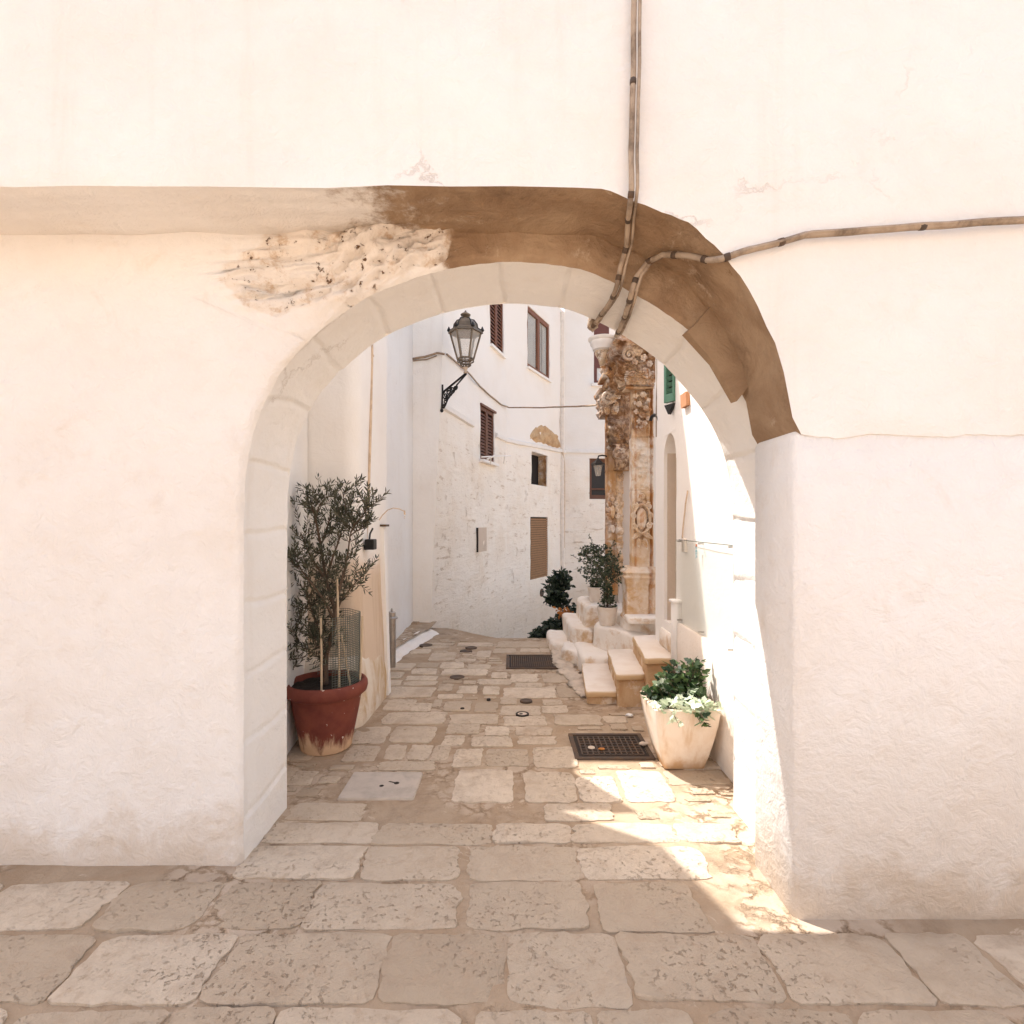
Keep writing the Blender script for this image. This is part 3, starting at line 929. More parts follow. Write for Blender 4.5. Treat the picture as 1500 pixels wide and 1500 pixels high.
# low left house with the pipe
left = thing('low_house', 'low whitewashed house behind the olive tree with a stained base and a thin drainpipe', 'house', (-1.9, 5.0, 0))
def make_left():
    wl = MB()
    prof = []
    # plan outline with a rounded corner, front face then side face
    path = [(-4.5, 4.32), (-3.5, 4.32), (-2.5, 4.33), (-1.9, 4.34), (-1.6, 4.34), (-1.45, 4.345)]
    path += [(-1.35 + .13 * math.sin(a), 4.475 - .13 * math.cos(a)) for a in [math.radians(k * 11.25) for k in range(9)]]
    path += [(-1.205, 4.65), (-1.20, 4.8), (-1.185, 4.95), (-1.175, 5.10)]
    nzs = [(-.05 + i * .10) for i in range(33)] + [3.30, 3.40]
    rows = []
    for z in nzs:
        row = []
        for i, (x, y) in enumerate(path):
            b = .012 * fbm(x, y, z, 1.4, 3)
            # sand-coloured bulge low on the corner
            row.append(wl.add((x + b + .03 * sstep(1.2, .4, z) * sstep(-1.9, -1.3, x), y - b, z)))
        rows.append(row)
    for j in range(len(nzs) - 1):
        for i in range(len(path) - 1):
            wl.face(rows[j][i], rows[j][i + 1], rows[j + 1][i + 1], rows[j + 1][i])
    wl.poly([(-1.175, 5.10, -.1), (-4.5, 5.10, -.1), (-4.5, 5.10, 3.4), (-1.175, 5.10, 3.4)])
    wl.poly([(-4.5, 5.10, -.1), (-4.5, 4.32, -.1), (-4.5, 4.32, 3.4), (-4.5, 5.10, 3.4)])
    wl.poly([(p[0], p[1], 3.4) for p in path] + [(-4.5, 5.10, 3.4)])
    prf = [(4.36, 3.39), (4.36, 4.12), (4.66, 3.43), (4.66, 3.39)]  # added sloping parapet, shaped to cut the left edge of the sun patch
    wl.prism(prf, lambda p: Vector((-4.4, p[0], p[1])), lambda p: Vector((-1.25, p[0], p[1])))
    wl.build('wall', M['white_stained_low'], left, smooth=True)
    # rounded stone skirting block at the foot of the corner
    sk = MB()
    path2 = [(-1.75, 4.2)] + [(-1.30 + .13 * math.sin(a), 4.34 - .14 * math.cos(a)) for a in [math.radians(k * 10) for k in range(10)]] + [(-1.165, 4.6), (-1.155, 4.85), (-1.15, 5.03)]
    rows = []
    for j, (z, off) in enumerate([(-.03, .0), (.08, .01), (.25, .0), (.40, -.01), (.48, -.025), (.525, -.06), (.535, -.13)]):
        row = []
        for x, y in path2:
            vx, vy = x + 1.9, y - 5.0
            L = math.hypot(vx, vy)
            n = .012 * fbm(x, y, z, 6, 3)
            row.append(sk.add((x + vx / L * (off + n), y + vy / L * (off + n), z)))
        rows.append(row)
    for j in range(len(rows) - 1):
        for i in range(len(path2) - 1):
            sk.face(rows[j][i], rows[j][i + 1], rows[j + 1][i + 1], rows[j + 1][i])
    sk.build('stone_plinth', M['plinth'], left, smooth='all')
    # white painted strip and door jamb on the street side
    jb = MB()
    a, b = P(556, 775, 4.92), P(566, 1012, 5.03)
    for (x0, y0, z0, x1, y1, z1, hw) in ((-1.178, 4.98, 1.56, -1.146, 5.03, .02, .034),):
        jb.prism([(0, 0), (1, 0), (1, 1), (0, 1)],
                 lambda p: Vector((x0 - .03 + .05 * p[0], y0 - .05 + .10 * p[1], z0)),
                 lambda p: Vector((x1 - .03 + .05 * p[0], y1 - .05 + .10 * p[1], z1)))
    jb.build('white_jamb', M['white_clean'], left)
    cap = MB(); cap.box(-1.205, -1.135, 4.92, 5.05, 1.561, 1.58)
    cap.build('rusty_cap', M['castiron'], left)
    pp = MB()
    pts = [P(545, 440, 4.68), P(545, 520, 4.66), P(543, 620, 4.62), P(540, 720, 4.58), P(537, 780, 4.56), P(533, 860, 4.54), P(529, 905, 4.53), P(527, 960, 4.52)]
    for p in pts: p.x += .0
    pp.tube(pts, .011, 8)
    for p in pts[1::2]:
        pp.obox(p + Vector((-.01, .01, 0)), (.02, 0, 0), (0, .02, 0), (0, 0, .008))
    pp.build('drainpipe', M['pipe'], left, smooth=True)
def stained_low():
    n = N('sand_stained_whitewash')
    s = n.sep()
    col = n.mix(n.math('MULTIPLY', n.ramp(n.noise(.9, 7), .42, .75), .2), (.815, .785, .75), (.62, .5, .38))
    low = n.ramp(n.math('ADD', s[2], n.math('MULTIPLY', n.math('SUBTRACT', n.noise(1.6, 7, .65, .2), .5), 1.6)), 1.55, 1.0)
    col = n.mix(n.math('MULTIPLY', low, .75), col, (.60, .43, .28))
    strk = n.math('MULTIPLY', low, n.ramp(n.noise(1.2, 6, .6, .6, n.scaled(4, 4, .6)), .50, .75))
    col = n.mix(n.math('MULTIPLY', strk, .6), col, (.44, .29, .17))
    return n.done(col, .92, n.bump(n.noise(9, 9, .66, .6), .4, .02), spec=.15)
M['white_stained_low'] = stained_low()
def plinth_mat():
    n = N('streaked_plinth')
    c = n.mix(n.ramp(n.noise(2, 7, .65, .5, n.scaled(2.2, 2.2, 1.1)), .42, .68), (.74, .66, .56), (.54, .38, .22))
    c = n.mix(n.math('MULTIPLY', n.ramp(n.noise(3, 6, .7, .4, n.scaled(2, 2, 1)), .60, .74), .7), c, (.34, .22, .11))
    return n.done(c, .92, n.bump(n.noise(12, 8, .66, .5), .6, .02), spec=.15)
M['plinth'] = plinth_mat()
make_left()

# added wall beside the archway, its top raised and sloped to trim the sun patch
yw = MB()
yw.poly([(-1.45, 3.06, 0), (-1.62, 4.33, 0), (-1.62, 4.33, 5.0), (-1.45, 3.06, 5.6)])
yw.poly([(-1.9, 3.06, 0), (-1.9, 4.33, 0), (-1.9, 4.33, 5.0), (-1.9, 3.06, 5.6)][::-1])
yw.poly([(-1.45, 3.06, 5.6), (-1.62, 4.33, 5.0), (-1.9, 4.33, 5.0), (-1.9, 3.06, 5.6)])
yw.poly([(-1.45, 3.06, 0), (-1.45, 3.06, 5.6), (-1.9, 3.06, 5.6), (-1.9, 3.06, 0)])
yw.poly([(-1.62, 4.33, 0), (-1.9, 4.33, 0), (-1.9, 4.33, 5.0), (-1.62, 4.33, 5.0)])
tag(yw.build('shade_yard_wall', M['white']), 'added whitewashed wall between the archway and the low house, its top sloped to shade the street', 'wall')

# unseen tall house behind the low one, its front shaped to throw the shade line
tw = MB()
def tower_y(z): return 4.36 + .01 + max(0.0, (z - 2.13)) / 3.05 + .0
prof = [(5.14, 0), (5.14, 4.55), (5.94, 6.96), (6.49, 8.64), (7.02, 10.25)]
for (y0, z0), (y1, z1) in zip(prof, prof[1:]):
    tw.poly([(-6, y0, z0), (-1.5, y0, z0), (-1.5, y1, z1), (-6, y1, z1)])
tw.poly([(-1.5, p[0], p[1]) for p in prof] + [(-1.5, 8.29, 10.25), (-1.5, 8.29, 0)])
tw.poly([(-6, p[0], p[1]) for p in prof][::-1] + [(-6, 8.29, 0), (-6, 8.29, 10.25)])
tw.poly([(-6, 7.02, 10.25), (-1.5, 7.02, 10.25), (-1.5, 8.29, 10.25), (-6, 8.29, 10.25)])
tag(tw.build('shade_tower_house', M['white']), 'tall unseen whitewashed house behind the low house with a leaning front shaped to shade the street', 'house')

# corner house: wall B (frontal), C, D1, D (receding), then the end house E
corner = thing('corner_house', 'large whitewashed corner house with brown shutters and the street lantern on its corner', 'house', (-.5, 9.0, 0))
N0 = (-1.05, 8.26); N1 = (-.714, 9.85); N2 = (-.118, 11.8); N3 = (1.453, 15.1)
def batC(f, z): return Vector((-.19 * (1 - f) * max(0, (4.18 - max(z, -.5))) / 4.18, 0, 0))
def batB(f, z): return Vector((-.19 * f * max(0, (4.18 - max(z, -.5))) / 4.18, 0, 0))
WB = Wall((-5.0, 8.32), N0, batB, .014)
WC = Wall(N0, N1, batC, .014)
WD1 = Wall(N1, N2, None, .02)
WD = Wall(N2, N3, None, .02)
WE = Wall(N3, (4.5, 15.5), None, .02)
def make_corner():
    b = MB(); WB.build_into(b, -.3, 7.4)
    b.build('street_wall', M['white_far'], corner, smooth='all')
    # shutters etc
    rt = WD1.hole(WD1.rect(718, 440, 504, 737.5), .12)
    rt = (rt[0], rt[1], rt[2], min(7.1, rt[3] + .55)); WD1.holes[-1] = (*rt, .12)
    rc = WD1.hole(WD1.rect(703.5, 593, 673, 724), .10)
    c = MB(); WC.build_into(c, -1.2, 7.4)
    WD1.build_into(c, -2.2, 7.4)
    rw = WD.hole(WD.rect(772.5, 447, 537, 805), .14)
    rd = WD.hole(WD.rect(778.5, 661, 709, 802), .28)
    rl = WD.hole(WD.rect(777.5, 757, 849.5, 802.5), .09)
    WD.build_into(c, -2.4, 7.4)
    c.build('receding_wall', M['corner_wall'], corner, smooth='all')
    rf = MB()
    rf.poly([(-5, 8.32, 7.4), (N0[0], N0[1], 7.4), (N1[0], N1[1], 7.4), (N2[0], N2[1], 7.4), (N3[0], N3[1], 7.4), (N3[0], 18, 7.4), (-5, 18, 7.4)])
    rf.build('roof', M['white'], corner)
    s1 = louver_shutter(WD1, rt, corner, M['wood_red'], slat=.075); s1['label'] = 'reddish brown louvered shutter cut off by the arch'
    sill(WD1, rt, corner, M['white_clean'], .05, .06, .03)
    s2 = louver_shutter(WD1, rc, corner, M['wood'], slat=.062); s2['label'] = 'narrow dark brown louvered shutter above the drying rod'
    sill(WD1, rc, corner, M['white_clean'], .05, .09, .06)
    hd = MB(); WD1.panel(hd, rc[0] - .01, rc[1] + .06, rc[3] - .005, rc[3] + .035, -.02, .03)
    hd.build('shutter_head', M['wood'], corner)
    # casement window
    u0, u1, z0, z1 = rw
    fr = MB()
    d = -.05
    um = u0 + (u1 - u0) * .52
    for (a, b_, c_, e) in ((u0, u0 + .07, z0, z1), (u1 - .07, u1, z0, z1), (u0 + .07, u1 - .07, z0, z0 + .10), (u0 + .07, u1 - .07, z1 - .10, z1), (um - .07, um + .07, z0 + .10, z1 - .10)):
        WD.panel(fr, a, b_, c_, e, d - .03, d + .03)
    wo = fr.build('window', M['wood_red'], corner); wo['label'] = 'brown wooden casement window with pale curtains'
    gl = MB(); WD.panel(gl, u0 + .06, u1 - .06, z0 + .09, z1 - .09, d - .012, d - .006)
    gl.build('pane', M['window_glass'], wo)
    cu = MB()
    for (a, b_) in ((u0 + .05, um - .02), (um + .08, um + .26), (um + .32, u1 - .05)):
        ids = []
        for k in range(25):
            u = a + (b_ - a) * k / 24
            dd = -.072 + .010 * math.sin(k * 1.9)
            ids.append((cu.add(WD.p(u, z0 + .05, dd, False)), cu.add(WD.p(u, z1 - .05, dd, False))))
        for p, q in zip(ids, ids[1:]): cu.face(p[0], q[0], q[1], p[1])
    cu.build('curtain', M['curtain'], wo, smooth='all')
    sill(WD, rw, corner, M['white_clean'], .05, .06, .03)
    # small dark window with a rough reveal
    dk = MB(); u0, u1, z0, z1 = rd
    WD.panel(dk, u0 + .002, u1 - .002, z0 + .002, z1 - .002, -.27, -.25)
    o = dk.build('dark_opening', M['dark'], corner); o['label'] = 'small unglazed dark window with crumbling edge'
    rv = MB()
    def fr_(u, v):
        q = WD.p(u1 - .015, z0 + (z1 - z0) * v, -.24 + .22 * u, False)
        return q - WD.t * (.02 + .03 * abs(fbm(q.x, q.y, q.z, 9, 3)))
    rv.grid(fr_, 8, 14)
    rv.build('crumbling_reveal', M['carved'], corner, smooth='all')
    # tan roller shutter
    u0, u1, z0, z1 = rl
    rs = MB(); k = 26
    for i in range(k):
        za = z0 + (z1 - z0 - .03) * i / k; zb = z0 + (z1 - z0 - .03) * (i + .84) / k
        WD.panel(rs, u0 + .02, u1 - .01, za, zb, -.03, -.012)
    o = rs.build('roller_shutter', M['tan'], corner); o['label'] = 'closed tan slatted roller shutter low on the wall'
    bk = MB(); WD.panel(bk, u0 + .003, u1 - .003, z0 + .003, z1 - .003, -.07, -.04)
    bk.build('backing', M['dark'], o)
    # niche (697-712, 772-808) on wall D1
    u0, u1, z0, z1 = WD1.rect(697.5, 773, 809, 711.5)
    nb = MB()
    # flat stand-in for a niche: shade of its jamb and face put into the colour
    WD1.panel(nb, u0, u0 + .035, z0, z1, .0, .032)
    o = nb.build('niche_shade_line', M['castdark'], corner)
    nf = MB(); WD1.panel(nf, u0 + .035, u1, z0, z1, .004, .020)
    nf.build('niche_shade_panel', M['niche'], corner)
    # string course
    for W_, a, b_, za, zb in ((WC, .0, 1.0, 3.39, 3.37), (WD1, .62, 1.0, 3.37, 3.38), (WD, 0.0, 1.0, 3.38, 3.56)):
        mb = MB()
        nn = 14
        prof = [(-.03, -.07), (.05, -.05), (.06, .02), (-.03, .06)]
        ids = []
        for k in range(nn + 1):
            f = a + (b_ - a) * k / nn
            ids.append([mb.add(W_.p(f * W_.L, za + (zb - za) * f + dz + .01 * nz(f * 9, 0, 0), dd + .008 * nz(f * 14, 2, 0), False)) for dd, dz in prof])
        for p, q in zip(ids, ids[1:]):
            for i in range(4): mb.face(p[i], q[i], q[(i + 1) % 4], p[(i + 1) % 4])
        mb.face(*ids[0]); mb.face(*ids[-1][::-1])
        mb.build('string_course', M['white'], corner, smooth=True)
    # exposed stone patch above the string course
    pt = MB()
    ua, ub = WD.uz(772, 640)[0], WD.uz(824, 655)[0]
    def fpt(u, v):
        f = ua + (ub - ua) * u
        zb = 3.44 + .16 * f / WD.L; ht = .62 * math.sin(math.pi * min(1, max(0, u))) ** .6 * (1 - .35 * u)
        z = zb + ht * v + .04 * nz(f, 0, v, 5)
        e = math.sin(math.pi * u) * math.sin(math.pi * v)
        return WD.p(f, z, -.03 + .075 * min(1, e * 2.5) + .05 * fbm(f, v, 3, 4, 4) * min(1, e * 3), False)
    pt.grid(fpt, 30, 14)
    o = pt.build('exposed_stone', M['tuff'], corner, smooth='all')
    # pale drainpipe in the far corner
    dp = MB()
    x = N3[0] - .10
    dp.tube([Vector((x, 14.85, z)) for z in (-1.5, .5, 2, 3.3, 5, 6, 7.3)], .07, 10)
    dp.build('drainpipe', M['pipe_pale'], corner, smooth=True)
    # loose pipe beside the small window
    d2 = MB()
    u, _ = WD.uz(823, 700)
    d2.tube([WD.p(u - .1, 3.5, .05, False), WD.p(u, 3.2, .06, False), WD.p(u + .03, 2.2, .05, False), WD.p(u, .9, .05, False)], .035, 8)
    d2.build('conduit', M['pipe'], corner, smooth=True)
    # small round vent by the roller shutter
    vn = MB()
    u, z = WD.uz(793, 868)
    c = WD.p(u, z, .02, False)
    vn.tube([c - WD.n * .03, c + WD.n * .01], .10, 14)
    vn.build('vent', M['castiron'], corner)
def corner_wall_mat():
    n = N('patched_limewash')
    s = n.sep()
    hi = n.ramp(s[2], 2.9, 3.6)
    y_ = n.ramp(s[1], 1.2, 3.0)               # object space: wall gets rougher away from the corner
    col = n.mix(n.math('MULTIPLY', n.ramp(n.noise(.8, 7, .6), .42, .75), .35), (.83, .79, .74), (.71, .61, .50))
    lowc = n.mix(n.math('MULTIPLY', n.ramp(n.noise(1.3, 8, .68, .4), .42, .75), .5), (.90, .835, .745), (.77, .64, .50))
    pz = n.ramp(n.noise(2.8, 9, .74, .25), .60, .66)
    lowc = n.mix(n.math('MULTIPLY', pz, .35), lowc, (.55, .40, .26))
    spk = n.ramp(n.noise(8, 7, .75, .2), .655, .69)
    lowc = n.mix(n.math('MULTIPLY', spk, .8), lowc, (.34, .22, .13))
    col = n.mix(hi, lowc, col)
    base_z = n.ramp(s[2], .6, -.8)
    col = n.mix(n.math('MULTIPLY', base_z, .5), col, (.60, .46, .32))
    h = n.math('ADD', n.noise(4, 9, .7, .3), n.math('MULTIPLY', n.noise(20, 6, .65, .2), .35))
    h = n.math('ADD', h, n.math('MULTIPLY', n.noise(2.0, 7, .7, .25, n.scaled(1.2, 1.2, 5.5)), .9))
    lay = n.ramp(n.noise(1.6, 8, .72, .2, n.scaled(1.4, 1.4, 7)), .595, .635)
    col = n.mix(n.math('MULTIPLY', lay, n.math('MULTIPLY', n.math('SUBTRACT', 1.0, hi), .55)), col, (.50, .37, .25))
    h = n.math('SUBTRACT', h, n.math('MULTIPLY', pz, .35))
    rough = n.math('ADD', n.math('MULTIPLY', n.math('SUBTRACT', 1.0, hi), .55), .15)
    bp = n.new('ShaderNodeBump'); bp.inputs['Distance'].default_value = .05
    n.link(h, bp.inputs['Height']); n.link(rough, bp.inputs['Strength'])
    return n.done(col, .93, bp.outputs[0], spec=.12)
M['corner_wall'] = corner_wall_mat()
M['tuff'] = simple('bare_tan_tuff', (.56, .38, .215), .95, ns=5, var=.8, dark=(.34, .19, .09), bump=.9, bd=.03)
M['niche'] = plaster('shaded_niche_plaster', base=(.60, .50, .41), amt=.4, rough_amt=.6)  # darker base carries the shade inside the niche and door recess
make_corner()

end = thing('end_house', 'whitewashed house closing the end of the street with a maroon window high up', 'house', (2.5, 15.4, 0))
def make_end():
    rw = WE.hole(WE.rect(863.5, 671, 731, 900), .25)
    rm = WE.hole(WE.rect(870, 470, 562, 900), .12)
    e = MB(); WE.build_into(e, -2.4, 7.5, .2)
    e.poly([(N3[0], N3[1], 7.5), (4.5, 15.5, 7.5), (4.5, 18.5, 7.5), (N3[0], 18.5, 7.5)])
    e.build('wall', M['corner_wall'], end, smooth='all')
    u0, u1, z0, z1 = rw
    f = MB()
    for (a, b, c, d) in ((u0, u0 + .10, z0, z1), (u1 - .1, u1, z0, z1), (u0 + .1, u1 - .1, z0, z0 + .12), (u0 + .1, u1 - .1, z1 - .10, z1), (u0 + .1, u1 - .1, z0 + .27, z0 + .31)):
        WE.panel(f, a, b, c, d, -.22, -.14)
    o = f.build('window', M['wood'], end)
    g = MB(); WE.panel(g, u0 + .09, u1 - .09, z0 + .1, z1 - .09, -.21, -.20)
    g.build('pane', M['window_dark'], o)
    u0, u1, z0, z1 = rm
    f = MB()
    for (a, b, c, d) in ((u0, u0 + .10, z0, z1), (u1 - .1, u1, z0, z1), (u0 + .1, u1 - .1, z0, z0 + .10), (u0 + .1, u1 - .1, z0 + .46, z1)):
        WE.panel(f, a, b, c, d, -.10, -.04)
    o = f.build('maroon_window', M['maroon'], end)
    g = MB(); WE.panel(g, u0 + .09, u1 - .09, z0 + .09, z0 + .47, -.09, -.08)
    g.build('pane', M['curtain'], o)
    sill(WE, rm, end, M['white_clean'], .08, .10, .08)
    # ledge line across
    mb = MB(); WE.panel(mb, 0.03, WE.L, 3.52, 3.62, -.02, .05); mb.build('string_course', M['white'], end)
M['window_dark'] = simple('dark_window_board', (.028, .022, .02), .5)
make_end()

# ------------------------------------------------------------------ right house: side wall, doorway, portal
right = thing('portal_house', 'whitewashed house on the right with an arched doorway and a carved ochre stone portal', 'house', (1.4, 5.0, 0))
WR = Wall((1.4, 5.33), (1.4, 3.06), None, .006)      # faces the street (-x)
assert WR.n.x < 0
def make_right():
    dr = WR.hole(WR.rect(972.5, 640, 908, 990.5), .26)
    wl = MB(); WR.build_into(wl, -.05, 4.3, .14)
    # end of the wall turning towards the portal
    for z0, z1 in ((-.05, 4.3),):
        wl.poly([(1.4, 5.33, z0), (2.6, 5.36, z0), (2.6, 5.36, z1), (1.4, 5.33, z1)][::-1])
    wl.poly([(1.4, 3.06, 4.3), (1.4, 5.33, 4.3), (3.4, 5.36, 4.3), (3.4, 3.06, 4.3)])
    wl.build('street_wall', M['white_clean'], right, smooth=True)
    # arched head of the doorway (spandrels)
    u0, u1, z0, z1 = dr
    rl_ = MB()
    WR.panel(rl_, u0 + .004, u1 - .004, z0, z1, -.255, -.245)
    WR.panel(rl_, u0 + .002, u0 + .012, z0, z1, -.245, -.03)
    rl_.build('door_recess', M['niche'], right)  # lining colour holds the shade of the recess
    sp = MB(); um = (u0 + u1) / 2; r = (u1 - u0) / 2; zr = z1 - r * 1.25
    for sgn in (-1, 1):
        pts = [(um + sgn * r, zr)] + [(um + sgn * r * math.cos(a), zr + r * 1.25 * math.sin(a)) for a in [math.radians(k * 9) for k in range(1, 11)]] + [(um + sgn * r, z1)]
        sp.prism(pts, lambda p: WR.p(p[0], p[1], -.26, False), lambda p: WR.p(p[0], p[1], .001, False))
    sp.build('arched_head', M['white_clean'], right, smooth=True)
    # house beyond the portal
    hb = MB()
    zt = 4.2
    hb.poly([(1.255, 7.06, -.5), (1.50, 8.3, -.6), (1.50, 8.3, zt), (1.255, 7.06, zt)])
    hb.poly([(1.50, 8.3, -.6), (3.4, 8.3, -.6), (3.4, 8.3, zt), (1.50, 8.3, zt)])
    hb.poly([(1.255, 7.06, zt), (1.50, 8.3, zt), (3.4, 8.3, zt), (3.4, 6.98, zt)])
    hb.poly([(1.255, 7.06, -.5), (1.255, 7.06, zt), (2.9, 7.02, zt), (2.9, 7.02, -.5)])
    hb.build('rear_wall', M['white'], right)
    # low dado and threshold post at the near door jamb
    dd = MB(); dd.box(1.355, 1.402, 3.07, 4.49, -.03, .775, .012)
    dd.build('dado', M['white_stained2'], right, smooth=True)
    ps = MB(); ps.box(1.335, 1.402, 4.50, 4.60, .40, .93, .010); ps.box(1.322, 1.402, 4.49, 4.615, .93, .955, .006)
    ps.build('door_post', M['white_clean'], right, smooth=True)
    # green shutter folded out from the wall above
    u0, z1 = WR.uz(975, 520); _, z0 = WR.uz(975, 598); u1, _ = WR.uz(989, 540)
    gs = MB()
    A = WR.p(u0, z0, 0, False); B = WR.p(u1, z0, 0, False)
    Hh = 1.15
    hinge = Vector((1.342, 4.775, z0))
    dirv = Vector((1.392, 4.665, z0)) - hinge
    wv = dirv.length
    dirv.normalize()
    nrm = Vector((dirv.y, -dirv.x, 0))
    c0 = hinge
    def q(s, z, d=0): return c0 + dirv * s + Vector((0, 0, z)) + nrm * d
    def slab_(s0, s1, za, zb, d0=-.018, d1=.018):
        a = [gs.add(q(s, z, d0)) for s, z in ((s0, za), (s1, za), (s1, zb), (s0, zb))]
        b = [gs.add(q(s, z, d1)) for s, z in ((s0, za), (s1, za), (s1, zb), (s0, zb))]
        gs.face(*a[::-1]); gs.face(*b)
        for k in range(4): gs.face(a[k], a[(k + 1) % 4], b[(k + 1) % 4], b[k])
    slab_(0, .026, 0, Hh); slab_(wv - .012, wv, 0, Hh); slab_(.026, wv - .012, 0, .07); slab_(.026, wv - .012, Hh - .08, Hh)
    z = .10
    while z < Hh - .1:
        gs.obox(q((.026 + wv - .012) / 2, z), dirv * ((wv - .038) / 2), (Vector((0, 0, .014)) + nrm * .014), nrm * .003)
        z += .052
    o = gs.build('green_shutter', M['green'], right)
    bk = MB()
    sg = -1 if nrm.y < 0 else 1
    a = [q(.01, .03, -sg * .0 + (.03 if nrm.y > 0 else -.03)), q(wv - .01, .03, (.03 if nrm.y > 0 else -.03)), q(wv - .01, Hh - .05, (.03 if nrm.y > 0 else -.03)), q(.01, Hh - .05, (.03 if nrm.y > 0 else -.03))]
    bk.poly(a)
    bk.build('backing', M['dark'], o)
    br = MB()
    p0 = q(.0, -.02); p1 = q(wv, -.02)
    br.prism([(0, 0), (1, 0), (.4, -1)], lambda p: p0.lerp(p1, p[0]) + Vector((0, 0, p[1] * .085)) + nrm * .015, lambda p: p0.lerp(p1, p[0]) + Vector((0, 0, p[1] * .085)) - nrm * .02)
    br.build('shutter_bracket', M['black'], right)
    # terracotta ledge under the arch line
    tb = MB()
    c = P(1010, 586, 4.36)
    tb.obox(c + Vector((-.0, 0, 0)), (.05, 0, 0), (0, .07, .0), (0, .01, .055))
    tb.build('brick_corbel', M['terracotta_tile'], right)
    # thin drainpipe next to the portal and black gooseneck
    dp = MB()
    dp.tube([P(963, 500, 5.28), P(963, 560, 5.28), P(962, 600, 5.28), P(962, 640, 5.29)], .010, 8)
    dp.build('drainpipe', M['cable'], right, smooth=True)
    gn = MB()
    gn.tube([P(953, 616, 5.4), P(954.5, 611, 5.38), P(958, 608, 5.34), P(962, 609, 5.30), P(965, 612, 5.26), P(966, 616, 5.24)], .017, 8)
    gn.build('gooseneck_spout', M['black'], right, smooth=True)
M['white_stained2'] = plaster('salt_stained_whitewash', base=(.80, .73, .655), dirt=(.55, .36, .2), amt=.5, rough_amt=.4)

def bumps(seed, rects, dens, rmin, rmax):
    rr = random.Random(seed); out = []
    for (u0, u1, z0, z1) in rects:
        n = int(dens * (u1 - u0) * (z1 - z0))
        for _ in range(n):
            out.append((rr.uniform(u0, u1), rr.uniform(z0, z1), rr.uniform(rmin, rmax), rr.uniform(.5, 1), rr.uniform(0, 6), rr.choice((4, 5, 6))))
    return out
def relief(u, z, bl):
    h = 0.0
    for (bu, bz, r, a, ph, k) in bl:
        du, dz = u - bu, z - bz
        if abs(du) < r and abs(dz) < r:
            d = math.hypot(du, dz) / r
            if d < 1:
                th = math.atan2(dz, du)
                v = a * r * 1.25 * ((1 - d * d) * (.65 + .45 * math.cos(k * th + ph)) + .35 * max(0, 1 - (d / .3) ** 2))
                h = max(h, v)
    return h
def relief_prism(x0, x1, yf, yb, z0, z1, off, colf, nu, nzv, ns=6, yaw=0.0):
    """upright stone shaft: left side, front, right side, each point pushed outwards by off(u, z, side)"""
    mb = MB()
    W_ = x1 - x0; D = yb - yf
    per = [('L', 1 - i / ns) for i in range(ns)] + [('F', i / nu) for i in range(nu + 1)] + [('R', (i + 1) / ns) for i in range(ns)]
    rows = []
    ctr = Vector(((x0 + x1) / 2, yf, 0))
    rot = Matrix.Rotation(yaw, 3, 'Z')
    for j in range(nzv + 1):
        z = z0 + (z1 - z0) * j / nzv
        row = []
        for sd, t in per:
            if sd == 'F':
                o = off(t * W_, z, 'F')
                p = Vector((x0 + t * W_, yf - o, z))
                ed = (t - .5) * 2
                if abs(ed) > .999: p.x += math.copysign(off(0, z, 'E'), ed)
                else: p.x += ed * off(0, z, 'E')
            else:
                o = off(t * D, z, 'E')
                p = Vector(((x0 - o) if sd == 'L' else (x1 + o), yf + t * D - (1 - t) * o, z))
            c = colf(p.x - x0, z)
            p = rot @ (p - ctr) + ctr
            row.append(mb.add(p, c))
        rows.append(row)
    for j in range(nzv):
        for i in range(len(per) - 1):
            mb.face(rows[j][i], rows[j][i + 1], rows[j + 1][i + 1], rows[j + 1][i])
    mb.face(*rows[-1]); mb.face(*rows[0][::-1])
    return mb
def zz(y, Y): return EYE - (y - 765) * Y / FPX
